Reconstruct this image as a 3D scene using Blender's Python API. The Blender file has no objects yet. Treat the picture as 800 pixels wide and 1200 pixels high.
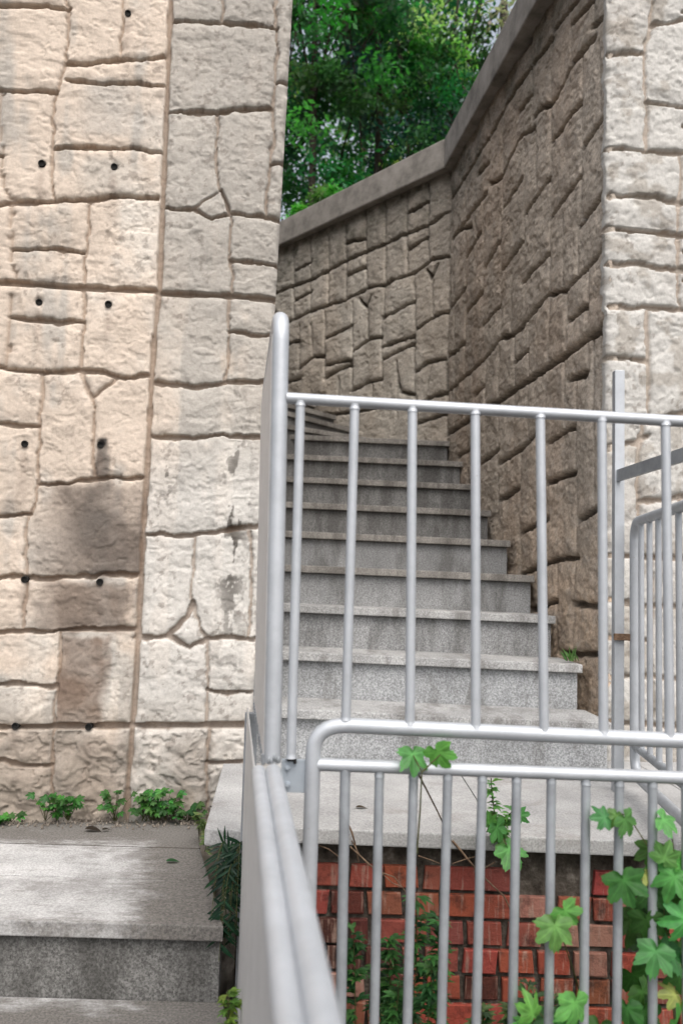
import bpy, bmesh, math, random
import numpy as np
from mathutils import Vector, Matrix

S = bpy.context.scene
COL = S.collection
R = math.radians

# ------------------------------------------------------------------ camera, light, exposure
EYE = Vector((0.0, 0.0, 1.6))
F = 1000.0                       # focal length in pixels of the 800 x 1200 photograph
PITCH, ROLL = math.atan(0.086), 0.028
fw = Vector((0, math.cos(PITCH), math.sin(PITCH)))
up0 = Vector((0, -math.sin(PITCH), math.cos(PITCH)))
r0 = Vector((1, 0, 0))
RT = r0 * math.cos(ROLL) + up0 * math.sin(ROLL)
UP = -r0 * math.sin(ROLL) + up0 * math.cos(ROLL)
cam = bpy.data.cameras.new('camera')
co = bpy.data.objects.new('camera', cam)
COL.objects.link(co)
m = Matrix.Identity(4)
for i in range(3):
    m[i][0], m[i][1], m[i][2], m[i][3] = RT[i], UP[i], -fw[i], EYE[i]
co.matrix_world = m
cam.sensor_fit = 'VERTICAL'
cam.sensor_height = 36.0
cam.lens = 30.0
cam.clip_start = 0.05
cam.clip_end = 1000
cam.dof.use_dof = True
cam.dof.focus_distance = 2.3
cam.dof.aperture_fstop = 30.0 / 7.5
S.camera = co

SUN_EL, SUN_AZ = R(56), R(166)      # azimuth clockwise from +Y
w = bpy.data.worlds.new('World')
S.world = w
w.use_nodes = True
nt = w.node_tree
sky = nt.nodes.new('ShaderNodeTexSky')
sky.sky_type = 'NISHITA'
sky.sun_disc = False
sky.sun_elevation = SUN_EL
sky.sun_rotation = SUN_AZ
sky.air_density = 1.0
sky.dust_density = 5.0
sky.ozone_density = 0.6
bg = nt.nodes['Background']
bg.inputs['Strength'].default_value = 0.15
hs = nt.nodes.new('ShaderNodeHueSaturation')      # overcast: paler than a clear sky
hs.inputs['Saturation'].default_value = 0.4
nt.links.new(sky.outputs[0], hs.inputs['Color'])
nt.links.new(hs.outputs[0], bg.inputs['Color'])
sl = bpy.data.lights.new('sun', 'SUN')
sl.energy = 0.9
sl.angle = R(60)
sl.color = (1.0, 0.96, 0.915)
so = bpy.data.objects.new('sun', sl)
COL.objects.link(so)
sd = Vector((math.sin(SUN_AZ) * math.cos(SUN_EL), math.cos(SUN_AZ) * math.cos(SUN_EL), math.sin(SUN_EL)))
so.rotation_euler = sd.to_track_quat('Z', 'Y').to_euler()
so.location = (2, -4, 9)
S.view_settings.view_transform = 'Standard'
S.view_settings.look = 'None'
S.view_settings.gamma = 1
S.view_settings.exposure = 0.84
S.view_settings.use_curve_mapping = False

# ------------------------------------------------------------------ helpers
def ray(x, y):
    return fw + RT * ((x - 400) / F) - UP * ((y - 600) / F)

def on_y(x, y, Y):
    d = ray(x, y)
    return EYE + d * (Y / d.y)

def on_z(x, y, Z):
    d = ray(x, y)
    return EYE + d * ((Z - EYE.z) / d.z)

def on_plane(x, y, p, n):
    d = ray(x, y)
    return EYE + d * ((p - EYE).dot(n) / d.dot(n))

def V(*a):
    return Vector(a)

def link(name, mesh, mat=None, parent=None, **props):
    o = bpy.data.objects.new(name, mesh)
    COL.objects.link(o)
    if mat is not None:
        mesh.materials.append(mat)
    if parent is not None:
        o.parent = parent
        o.matrix_parent_inverse = parent.matrix_world.inverted()
    for k, v in props.items():
        o[k] = v
    return o

def thing(name, label, cat, loc, group=None):
    o = bpy.data.objects.new(name, None)
    COL.objects.link(o)
    o.matrix_world = Matrix.Translation(Vector(loc))
    o.location = loc
    o['label'] = label
    o['category'] = cat
    if group:
        o['group'] = group
    return o

class MB:
    def __init__(self):
        self.v, self.f, self.s, self.c = [], [], [], []

    def add(self, vs, fs, smooth=False, col=None):
        b = len(self.v)
        self.v += [tuple(p) for p in vs]
        self.f += [tuple(b + i for i in q) for q in fs]
        self.s += [smooth] * len(fs)
        if col is not None:
            self.c += [tuple(col)] * len(vs)

    def tube(self, pts, r, n=12, r1=None, cap=True, col=None):
        pts = [Vector(p) for p in pts]
        k = len(pts)
        t = [(pts[min(i + 1, k - 1)] - pts[max(i - 1, 0)]).normalized() for i in range(k)]
        a = t[0].orthogonal().normalized()
        vs, fs = [], []
        for i in range(k):
            a = (a - t[i] * a.dot(t[i])).normalized()
            b = t[i].cross(a)
            rr = r if r1 is None else r + (r1 - r) * i / (k - 1)
            for j in range(n):
                q = 2 * math.pi * j / n
                vs.append(pts[i] + a * (rr * math.cos(q)) + b * (rr * math.sin(q)))
        for i in range(k - 1):
            for j in range(n):
                j2 = (j + 1) % n
                fs.append((i * n + j, i * n + j2, (i + 1) * n + j2, (i + 1) * n + j))
        self.add(vs, fs, True, col)
        if cap:      # separate rim vertices keep the long sides evenly shaded
            self.add(vs[:n], [tuple(reversed(range(n)))], False, col)
            self.add(vs[-n:], [tuple(range(n))], False, col)

    def box(self, c, x, y, z):
        c = Vector(c)
        vs = [c + x * i + y * j + z * k for i in (-1, 1) for j in (-1, 1) for k in (-1, 1)]
        self.add(vs, [(0, 1, 3, 2), (4, 6, 7, 5), (0, 4, 5, 1), (2, 3, 7, 6), (0, 2, 6, 4), (1, 5, 7, 3)])

    def bar(self, a, b, wx, wy, side):
        a, b = Vector(a), Vector(b)
        z = (b - a) / 2
        zn = z.normalized()
        sx = (side - zn * side.dot(zn)).normalized()
        sy = zn.cross(sx)
        self.box((a + b) / 2, sx * wx / 2, sy * wy / 2, z)

    def prism(self, poly, z0, z1, shear=None):
        n = len(poly)
        zz = (lambda x: 0.0) if shear is None else shear
        vs = [(p[0], p[1], z0 + zz(p[0])) for p in poly] + [(p[0], p[1], z1 + zz(p[0])) for p in poly]
        fs = [tuple(reversed(range(n))), tuple(range(n, 2 * n))]
        fs += [(i, (i + 1) % n, n + (i + 1) % n, n + i) for i in range(n)]
        self.add(vs, fs)

    def build(self, name, mat, parent=None, bevel=0, seg=2, **props):
        me = bpy.data.meshes.new(name)
        me.from_pydata(self.v, [], self.f)
        me.polygons.foreach_set('use_smooth', self.s)
        if self.c and len(self.c) == len(self.v):
            at = me.color_attributes.new('Col', 'FLOAT_COLOR', 'POINT')
            at.data.foreach_set('color', np.array([c + (1.0,) for c in self.c], dtype=np.float32).ravel())
        if bevel:
            bm = bmesh.new()
            bm.from_mesh(me)
            bmesh.ops.recalc_face_normals(bm, faces=bm.faces)
            bmesh.ops.bevel(bm, geom=list(bm.edges), offset=bevel, segments=seg, affect='EDGES', profile=0.6)
            bm.to_mesh(me)
            bm.free()
        else:
            bm = bmesh.new()
            bm.from_mesh(me)
            bmesh.ops.recalc_face_normals(bm, faces=bm.faces) if not self.c else None
            bm.to_mesh(me)
            bm.free()
        me.update()
        return link(name, me, mat, parent, **props)

def arc(c, a, b, n=6):
    """quarter turn from c+a to c+b"""
    return [c + a * math.cos(t * math.pi / 2 / n) + b * math.sin(t * math.pi / 2 / n) for t in range(n + 1)]

# ------------------------------------------------------------------ noise
_tabs = {}
def vnoise(x, y, seed=0):
    if seed not in _tabs:
        _tabs[seed] = np.random.RandomState(seed + 11).rand(256, 256) * 2 - 1
    T = _tabs[seed]
    xi, yi = np.floor(x).astype(int), np.floor(y).astype(int)
    fx, fy = x - xi, y - yi
    fx, fy = fx * fx * (3 - 2 * fx), fy * fy * (3 - 2 * fy)
    a, b = T[xi % 256, yi % 256], T[(xi + 1) % 256, yi % 256]
    c, d = T[xi % 256, (yi + 1) % 256], T[(xi + 1) % 256, (yi + 1) % 256]
    return (a * (1 - fx) + b * fx) * (1 - fy) + (c * (1 - fx) + d * fx) * fy

def fbm(x, y, seed=0, o=4, g=0.5):
    s, a = 0, 1.0
    for i in range(o):
        s = s + a * vnoise(x * 2 ** i + i * 17.3, y * 2 ** i + i * 5.1, seed + i)
        a *= g
    return s

def smooth(a, b, x):
    t = np.clip((x - a) / (b - a), 0, 1)
    return t * t * (3 - 2 * t)

# ------------------------------------------------------------------ materials
def mat(name):
    mt = bpy.data.materials.new(name)
    mt.use_nodes = True
    n = mt.node_tree
    return mt, n, n.nodes['Principled BSDF'], n.nodes.new, n.links.new

def ramp(n, stops, inp, L):
    r = n.nodes.new('ShaderNodeValToRGB')
    e = r.color_ramp.elements
    while len(e) < len(stops):
        e.new(0.5)
    for i, (p, c) in enumerate(stops):
        e[i].position = p
        e[i].color = (c if len(c) == 4 else tuple(c) + (1,)) if not isinstance(c, float) else (c, c, c, 1)
    L(inp, r.inputs[0])
    return r.outputs[0]

def noise(n, L, vec, scale, detail=6, rough=0.55):
    t = n.nodes.new('ShaderNodeTexNoise')
    t.inputs['Scale'].default_value = scale
    t.inputs['Detail'].default_value = detail
    t.inputs['Roughness'].default_value = rough
    L(vec, t.inputs['Vector'])
    return t.outputs['Fac']

def mixc(n, L, f, a, b, mode='MIX'):
    t = n.nodes.new('ShaderNodeMix')
    t.data_type = 'RGBA'
    t.blend_type = mode
    for s, v in ((t.inputs[0], f), (t.inputs[6], a), (t.inputs[7], b)):
        if hasattr(v, 'links'):
            L(v, s)
        elif isinstance(v, (int, float)):
            s.default_value = v
        else:
            s.default_value = tuple(v) + (1,)
    return t.outputs[2]

def bump(n, L, h, strength, dist, nrm=None):
    b = n.nodes.new('ShaderNodeBump')
    b.inputs['Strength'].default_value = strength
    b.inputs['Distance'].default_value = dist
    L(h, b.inputs['Height'])
    if nrm is not None:
        L(nrm, b.inputs['Normal'])
    return b.outputs['Normal']

def geo_pos(n):
    return n.nodes.new('ShaderNodeNewGeometry').outputs['Position']

def m_stone(name, rough=0.92, grain=0.25, pits=0.5):
    mt, n, P, N, L = mat(name)
    pos = geo_pos(n)
    a = N('ShaderNodeAttribute')
    a.attribute_name = 'Col'
    f1 = ramp(n, [(0.3, 1 - grain * 1.3), (0.7, 1 + grain * 0.5)], noise(n, L, pos, 90, 5, 0.7), L)
    c = mixc(n, L, 1.0, a.outputs['Color'], f1, 'MULTIPLY')
    f2 = ramp(n, [(0.27, 0.45), (0.36, 1.0)], noise(n, L, pos, 38, 3, 0.6), L)
    c = mixc(n, L, pits, c, f2, 'MULTIPLY')
    L(c, P.inputs['Base Color'])
    P.inputs['Roughness'].default_value = rough
    P.inputs['Specular IOR Level'].default_value = 0.25
    h = bump(n, L, noise(n, L, pos, 45, 10, 0.74), 0.4, 0.008)
    h = bump(n, L, noise(n, L, pos, 220, 4, 0.7), 0.7, 0.002, h)
    L(h, P.inputs['Normal'])
    return mt

def m_granite(name, dark, light, dirt, amount=0.5, streak=True):
    mt, n, P, N, L = mat(name)
    pos = geo_pos(n)
    sp = ramp(n, [(0.33, dark), (0.5, [(x + y) / 2 for x, y in zip(dark, light)]), (0.62, light)], noise(n, L, pos, 190, 3, 0.75), L)
    big = ramp(n, [(0.3, 0.72), (0.7, 1.12)], noise(n, L, pos, 5, 5, 0.6), L)
    c = mixc(n, L, 1.0, sp, big, 'MULTIPLY')
    mp = N('ShaderNodeMapping')
    mp.inputs['Scale'].default_value = (9, 3.5, 2.2) if streak else (3.0, 3.4, 3)
    L(pos, mp.inputs['Vector'])
    d = ramp(n, [(0.61 - amount * 0.2, 0.0), (0.74 - amount * 0.2, 0.85)], noise(n, L, mp.outputs[0], 1.0, 8, 0.72), L)
    c = mixc(n, L, d, c, mixc(n, L, 0.35, dirt, sp, 'MIX'))
    L(c, P.inputs['Base Color'])
    P.inputs['Roughness'].default_value = 0.8
    P.inputs['Specular IOR Level'].default_value = 0.3
    L(bump(n, L, noise(n, L, pos, 160, 5, 0.7), 0.45, 0.0025), P.inputs['Normal'])
    return mt

def m_paint(name, base, metallic, rough, dirt=0.25):
    mt, n, P, N, L = mat(name)
    pos = geo_pos(n)
    v = ramp(n, [(0.3, 1 - dirt), (0.6, 1.0)], noise(n, L, pos, 14, 6, 0.7), L)
    c = mixc(n, L, 1.0, base, v, 'MULTIPLY')
    sp = ramp(n, [(0.70, 0.0), (0.76, 0.8)], noise(n, L, pos, 75, 4, 0.7), L)
    c = mixc(n, L, sp, c, (0.20, 0.15, 0.11))
    L(c, P.inputs['Base Color'])
    P.inputs['Metallic'].default_value = metallic
    rr = ramp(n, [(0.3, rough - 0.08), (0.7, rough + 0.12)], noise(n, L, pos, 40, 4, 0.6), L)
    L(rr, P.inputs['Roughness'])
    L(bump(n, L, noise(n, L, pos, 120, 4, 0.6), 0.12, 0.002), P.inputs['Normal'])
    return mt

def m_leaf(name, rough=0.5, trans=0.4):
    mt, n, P, N, L = mat(name)
    a = N('ShaderNodeAttribute')
    a.attribute_name = 'Col'
    v = ramp(n, [(0.3, 0.75), (0.7, 1.2)], noise(n, L, geo_pos(n), 60, 3), L)
    c = mixc(n, L, 1.0, a.outputs['Color'], v, 'MULTIPLY')
    L(c, P.inputs['Base Color'])
    P.inputs['Roughness'].default_value = rough
    P.inputs['Specular IOR Level'].default_value = 0.35
    tr = N('ShaderNodeBsdfTranslucent')
    L(mixc(n, L, 1.0, c, (1.05, 1.45, 0.7), 'MULTIPLY'), tr.inputs['Color'])
    mx = N('ShaderNodeMixShader')
    mx.inputs[0].default_value = trans
    L(P.outputs[0], mx.inputs[1])
    L(tr.outputs[0], mx.inputs[2])
    L(mx.outputs[0], n.nodes['Material Output'].inputs['Surface'])
    return mt

def m_noise(name, stops, scale, rough=0.9, bs=0.5, bd=0.02, bscale=None, detail=7):
    mt, n, P, N, L = mat(name)
    pos = geo_pos(n)
    L(ramp(n, stops, noise(n, L, pos, scale, detail, 0.65), L), P.inputs['Base Color'])
    P.inputs['Roughness'].default_value = rough
    P.inputs['Specular IOR Level'].default_value = 0.25
    L(bump(n, L, noise(n, L, pos, bscale or scale * 3, 6, 0.65), bs, bd), P.inputs['Normal'])
    return mt

STONE = m_stone('cast_stone', 0.92, 0.14, 0.08)
STONE_DARK = m_stone('weathered_cast_stone', 0.95, 0.35, 0.3)
GRAN = m_granite('grey_granite', (0.15, 0.154, 0.157), (0.44, 0.45, 0.455), (0.075, 0.068, 0.058), 0.35)
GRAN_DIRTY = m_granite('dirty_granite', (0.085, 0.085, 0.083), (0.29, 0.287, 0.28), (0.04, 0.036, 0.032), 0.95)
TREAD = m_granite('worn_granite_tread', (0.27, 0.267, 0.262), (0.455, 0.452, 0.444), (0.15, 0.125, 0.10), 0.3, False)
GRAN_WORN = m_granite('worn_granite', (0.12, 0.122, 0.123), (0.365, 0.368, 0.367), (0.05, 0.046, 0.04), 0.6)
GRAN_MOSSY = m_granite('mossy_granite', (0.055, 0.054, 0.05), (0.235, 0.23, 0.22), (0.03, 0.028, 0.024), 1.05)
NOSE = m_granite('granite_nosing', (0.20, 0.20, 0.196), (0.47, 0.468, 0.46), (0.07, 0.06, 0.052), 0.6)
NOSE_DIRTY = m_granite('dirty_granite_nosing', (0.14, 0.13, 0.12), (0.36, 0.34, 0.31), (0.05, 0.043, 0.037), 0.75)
PAVE = m_granite('stained_granite_paving', (0.32, 0.318, 0.312), (0.56, 0.557, 0.55), (0.085, 0.076, 0.068), 0.45, False)
def stain_edges(mt):
    """brown dirt washed towards the open side, the front edge and the wall foot"""
    n = mt.node_tree
    N, L = n.nodes.new, n.links.new
    P = n.nodes['Principled BSDF']
    src = P.inputs['Base Color'].links[0].from_socket
    pos = geo_pos(n)
    sx = N('ShaderNodeSeparateXYZ')
    L(pos, sx.inputs[0])
    def mth(op, a, b_=None, c_=None):
        t = N('ShaderNodeMath')
        t.operation = op
        for i, v in enumerate((a, b_, c_)):
            if v is None:
                continue
            if hasattr(v, 'links'):
                L(v, t.inputs[i])
            else:
                t.inputs[i].default_value = v
        return t.outputs[0]
    def mr(v, a, b_):
        t = N('ShaderNodeMapRange')
        t.interpolation_type = 'SMOOTHSTEP'
        L(v, t.inputs[0])
        t.inputs[1].default_value, t.inputs[2].default_value = a, b_
        return t.outputs[0]
    sx_ = mth('MULTIPLY_ADD', sx.outputs[1], .21, sx.outputs[0])
    side = mr(sx_, -.12, .13)
    front = mr(sx.outputs[1], 2.02, 1.80)
    back = mr(sx.outputs[1], 2.38, 2.62)
    tot = mth('MAXIMUM', mth('MAXIMUM', side, mth('MULTIPLY', front, .95)), mth('MULTIPLY', back, .7))
    mp = N('ShaderNodeMapping')
    mp.inputs['Scale'].default_value = (.75, 1.9, 1)
    L(pos, mp.inputs['Vector'])
    nz = noise(n, L, mp.outputs[0], 15, 9, .74)
    k = mth('MULTIPLY_ADD', nz, 2.4, mth('MULTIPLY_ADD', tot, 1.3, -1.12))
    k = mr(k, .0, .95)
    sp = ramp(n, [(0.35, (.04, .035, .03)), (0.65, (.165, .15, .133))], noise(n, L, pos, 170, 3, .7), L)
    L(mixc(n, L, mth('MULTIPLY', k, .88), src, sp), P.inputs['Base Color'])
stain_edges(PAVE)
SILVER = m_paint('silver_paint', (0.43, 0.45, 0.475), 0.3, 0.46, 0.16)
SILVER_OLD = m_paint('weathered_silver_paint', (0.32, 0.34, 0.36), 0.3, 0.5, 0.3)
SHEET = m_paint('grey_sheet_paint', (0.56, 0.55, 0.54), 0.1, 0.5, 0.12)
PLATE = m_paint('galvanised_plate', (0.36, 0.40, 0.44), 0.4, 0.5, 0.1)
RUST = m_noise('rusty_iron', [(0.3, (0.06, 0.035, 0.02)), (0.7, (0.22, 0.14, 0.09))], 60)
DARK = m_noise('dark_pipe', [(0.3, (0.01, 0.01, 0.01)), (0.7, (0.03, 0.028, 0.025))], 60)
COPING = m_noise('concrete_coping', [(0.3, (0.13, 0.12, 0.105)), (0.5, (0.25, 0.23, 0.205)), (0.7, (0.33, 0.305, 0.275))], 7, 0.9, 0.5, 0.006, 60)
EARTH = m_noise('dark_earth', [(0.3, (0.018, 0.013, 0.009)), (0.55, (0.05, 0.038, 0.026)), (0.75, (0.10, 0.08, 0.055))], 30, 1.0, 1.0, 0.02)
HILL = m_noise('leafy_earth', [(0.3, (0.012, 0.02, 0.008)), (0.5, (0.03, 0.05, 0.018)), (0.7, (0.06, 0.07, 0.03))], 5, 1.0, 1.0, 0.08)
BARK = m_noise('tree_bark', [(0.3, (0.02, 0.016, 0.012)), (0.7, (0.07, 0.058, 0.045))], 14, 0.95, 0.8, 0.03)
STEM = m_noise('plant_stem', [(0.3, (0.05, 0.07, 0.02)), (0.7, (0.10, 0.09, 0.04))], 40)
TWIG = m_noise('dry_twig', [(0.3, (0.10, 0.06, 0.04)), (0.7, (0.26, 0.18, 0.12))], 50)
LEAF = m_leaf('leaf')
LEAF_TREE = m_leaf('tree_leaf', 0.55, 0.5)

# ------------------------------------------------------------------ stone relief faces
def stone_face(name, parent, O, U, W, H, ru, rv, joints, colf, material, seed, edge=(0, 0), pillow=0.010, rough=1.0,
               skirt=0.08, warp=0.010, dense=None, rlow=None):
    """A cast-stone face: O bottom corner, U horizontal unit vector, V = up; normal = U x up pointing to the viewer side."""
    U = Vector(U).normalized()
    Z = Vector((0, 0, 1))
    Nn = U.cross(Z) * 1.0
    def axis(L_, r, dn):
        if dn is None:
            return np.linspace(0, L_, int(L_ / r) + 1)
        a, b_, f = max(dn[0], 0.0), min(dn[1], L_), dn[2]
        parts = [np.arange(0, a, r)] if a > 1e-6 else []
        parts.append(np.linspace(a, b_, int((b_ - a) / f) + 1))
        if b_ < L_ - 1e-6:
            parts.append(np.linspace(b_, L_, int((L_ - b_) / r) + 2)[1:])
        return np.concatenate(parts)
    au = axis(W, ru, dense and dense[0]) / W
    av = axis(H, rv, dense and dense[1])
    nu, nv = len(au), len(av)
    uu, vv = np.meshgrid(au, av)
    u = uu * (W + edge[1] * vv) + (1 - uu) * edge[0] * vv
    v = vv
    wu = u + warp * fbm(u * 7, v * 7, seed + 1, 3) + 0.004 * fbm(u * 33, v * 33, seed + 5, 2)
    wv = v + warp * fbm(u * 7 + 40, v * 7, seed + 2, 3) + 0.004 * fbm(u * 33, v * 33 + 9, seed + 6, 2)
    groove = np.zeros_like(u)
    dmin = np.full_like(u, 9.0)
    for (a, b, hw, dp, dead) in joints:
        x0, y0, x1, y1 = a[0], a[1], b[0], b[1]
        mg = 0.14
        sel = (u > min(x0, x1) - mg) & (u < max(x0, x1) + mg) & (v > min(y0, y1) - mg) & (v < max(y0, y1) + mg)
        if not sel.any():
            continue
        px, py = (u[sel], v[sel]) if dead else (wu[sel], wv[sel])
        dx, dy = x1 - x0, y1 - y0
        t = np.clip(((px - x0) * dx + (py - y0) * dy) / (dx * dx + dy * dy + 1e-12), 0, 1)
        d = np.hypot(px - x0 - t * dx, py - y0 - t * dy)
        wn = 1 + 0.35 * vnoise(px * 21, py * 21, seed + 8)
        g = dp * (1 - smooth(hw * 0.8 * wn, hw * 1.15 * wn, d))
        groove[sel] = np.maximum(groove[sel], g)
        dmin[sel] = np.minimum(dmin[sel], np.maximum(d - hw, 0))
    pil = pillow * np.exp(-dmin / 0.014)
    flat = smooth(0.0, 0.012, dmin)
    # broken-rock relief: broad swells, sharp ridges, chips
    q1 = fbm(u * 6, v * 6, seed + 20, 3)
    q2 = fbm(u * 19 + 0.6 * q1, v * 19, seed + 24, 4, 0.55)
    rid = 1 - np.abs(fbm(u * 13 + 3, v * 17 + q1, seed + 28, 3))
    chip = smooth(0.25, 0.55, fbm(u * 26 + q2, v * 30, seed + 32, 3))
    cr = smooth(.06, .0, np.abs(fbm(u * 5.5 + 2, v * 8 + .8 * q1, seed + 50, 4, .6))) * smooth(.0, .5, fbm(u * 4, v * 4, seed + 56, 2))
    h = rough * (0.007 * q1 + 0.0028 * q2 + 0.005 * (rid - 0.6) - 0.0045 * chip - .006 * cr)
    if rlow is not None:
        h = h * (1 + rlow[1] * smooth(rlow[0] + .01, rlow[0] - .01, v))
    fine = rough * 0.0016 * fbm(u * 75, v * 75, seed + 36, 3, 0.6)
    h = h * (0.25 + 0.75 * flat) + fine - pil - groove
    h = h - 0.018 * np.exp(-np.minimum(u - edge[0] * v, W + edge[1] * v - u) / 0.010) * (1 + 0.8 * vnoise(u * 30, v * 30, seed + 40))
    P = np.empty(u.shape + (3,))
    for i in range(3):
        P[..., i] = O[i] + U[i] * u + Z[i] * v + Nn[i] * h
    C = np.empty(u.shape + (4,), dtype=np.float32)
    C[..., :3] = colf(u, v, groove, h, dmin)
    C[..., 3] = 1
    verts = P.reshape(-1, 3)
    cols = C.reshape(-1, 4)
    idx = np.arange(nu * nv).reshape(nv, nu)
    quads = np.stack([idx[:-1, :-1], idx[:-1, 1:], idx[1:, 1:], idx[1:, :-1]], -1).reshape(-1, 4)
    # turned-back rim
    rim = np.concatenate([idx[0, :], idx[1:, -1], idx[-1, -2::-1], idx[-2:0:-1, 0]])
    back = verts[rim] - np.array(Nn) * skirt
    k = len(verts)
    m_ = len(rim)
    nxt = (np.arange(m_) + 1) % m_
    rq = np.stack([rim, k + np.arange(m_), k + nxt, rim[nxt]], -1)
    verts = np.concatenate([verts, back])
    cols = np.concatenate([cols, cols[rim]])
    faces = np.concatenate([quads, rq])
    me = bpy.data.meshes.new(name)
    me.vertices.add(len(verts))
    me.vertices.foreach_set('co', verts.astype(np.float32).ravel())
    me.loops.add(len(faces) * 4)
    me.loops.foreach_set('vertex_index', faces.astype(np.int32).ravel())
    me.polygons.add(len(faces))
    me.polygons.foreach_set('loop_start', np.arange(len(faces), dtype=np.int32) * 4)
    me.polygons.foreach_set('loop_total', np.full(len(faces), 4, dtype=np.int32))
    sm = np.ones(len(faces), dtype=bool)
    sm[len(quads):] = False
    me.polygons.foreach_set('use_smooth', sm)
    me.update(calc_edges=True)
    at = me.color_attributes.new('Col', 'FLOAT_COLOR', 'POINT')
    at.data.foreach_set('color', cols.ravel())
    return link(name, me, material, parent)

def plane_uv(O, U):
    O = Vector(O)
    U = Vector(U).normalized()
    n = U.cross(Vector((0, 0, 1)))
    def f(x, y):
        p = on_plane(x, y, O, n) - O
        return (p.dot(U), p.z)
    return f

def traced(lines, f, hw, dp, dead=False):
    out = []
    for ln in lines:
        q = [f(*p) for p in ln]
        for a, b in zip(q[:-1], q[1:]):
            out.append((a, b, hw, dp, dead))
    return out

def ashlar(u0, u1, v0, v1, seed, hwh, dph, hwv, dpv, ch=(0.2, 0.3), bw=(0.16, 0.34), end=True):
    """random coursed blocks with some stones split in two"""
    rnd = random.Random(seed)
    out = []
    v = v0
    while v < v1 - 0.08:
        h = min(rnd.uniform(*ch), v1 - v)
        u = u0
        while u < u1 - 0.05:
            wd = rnd.uniform(*bw)
            if u1 - (u + wd) < 0.08:
                wd = u1 - u
            j0, j1 = rnd.uniform(-.014, .014), rnd.uniform(-.014, .014)
            out.append(((u, v + j0), (u + wd, v + j1), hwh, dph, False))
            if u > u0:
                out.append(((u, v), (u + rnd.uniform(-.012, .012), v + h), hwv, dpv, False))
            if rnd.random() < 0.4:
                q = v + h * rnd.uniform(.4, .62)
                out.append(((u, q + rnd.uniform(-.02, .02)), (u + wd, q + rnd.uniform(-.02, .02)), hwh * .8, dph * .8, False))
            u += wd
        v += h
    return out

def c3(*c):
    return np.array(c)

def lerp(a, b, t):
    return a[..., :] * (1 - t[..., None]) + b * t[..., None]

# ================================================================== SETTING
ground = MB()
ground.add([(-200, -200, 0), (200, -200, 0), (200, 200, 0), (-200, 200, 0)], [(0, 1, 2, 3)])
ground.build('ground', EARTH, kind='structure')

Z_LAND = 1.017          # top of the landing slab in front of the upper flight
Z_LOW = 0.85            # top of the paved landing on the left
LW_U = V(1, 0.12, 0).normalized()
LW_P = on_y(100, 948, 2.75)
LW_N = LW_U.cross(V(0, 0, 1))
pe = on_plane(298, 800, LW_P, LW_N)           # the wall's right edge low down
EDGE_S = (on_plane(343, 0, LW_P, LW_N) - pe)
edge_shear = EDGE_S.dot(LW_U) / EDGE_S.z
LW_L = 2.2                                     # how far the wall runs to the left
lw_z0, lw_top = 0.0, 4.75
e0 = (pe - LW_P).dot(LW_U) - edge_shear * (pe.z - lw_z0)
LW_O = LW_P + LW_U * (e0 - LW_L)
LW_O.z = lw_z0
lf = plane_uv(LW_O, LW_U)

PANEL = [[(206, -160), (200, 0), (196, 100), (192, 200), (187, 330), (180, 400), (168, 620), (159, 800), (150, 915), (147, 1000)]]
PANEL_H = [[(-400, 316), (0, 330), (90, 336), (184, 340)], [(188, 343), (270, 346), (345, 352)], [(-400, 854), (0, 853), (154, 851)], [(156, 851), (310, 850)]]
LH = [[(-60, 4), (0, 5), (78, 10)], [(78, 72), (143, 68), (193, 67)], [(78, 90), (130, 95), (190, 98)], [(-60, 106), (0, 107), (66, 106)],
      [(66, 174), (190, 178)], [(62, 236), (120, 235), (182, 231)], [(-60, 238), (14, 238), (62, 236)], [(16, 288), (60, 290), (98, 293)],
      [(10, 373), (95, 380)], [(-60, 430), (8, 430), (50, 434), (95, 432), (115, 435), (135, 440), (178, 443)], [(-60, 492), (0, 494), (45, 497)],
      [(45, 566), (110, 560), (168, 559)], [(-60, 610), (0, 608), (34, 604)], [(28, 678), (100, 675), (164, 672)], [(-60, 748), (0, 746), (25, 742), (80, 738), (160, 733)],
      [(-60, 802), (0, 803), (66, 806)], [(-60, 893), (0, 895), (62, 900)], [(-60, 180), (-20, 178), (2, 178)], [(-60, 680), (26, 678)],
      [(202, 24), (260, 28), (325, 31)], [(325, 97), (346, 97)], [(198, 128), (250, 129), (318, 127)], [(318, 192), (344, 195)],
      [(194, 243), (225, 245), (245, 258), (268, 252)], [(258, 220), (268, 248), (312, 254), (340, 256)], [(271, 305), (335, 311)],
      [(268, 387), (330, 392)], [(178, 450), (230, 452), (266, 446), (305, 447), (322, 446)], [(174, 508), (240, 509), (312, 512)],
      [(167, 627), (228, 624), (290, 615), (306, 614)], [(160, 745), (195, 742), (222, 720), (228, 706)], [(195, 742), (220, 757), (243, 746), (300, 751)],
      [(243, 806), (300, 812)], [(245, 893), (300, 892)]]
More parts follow.
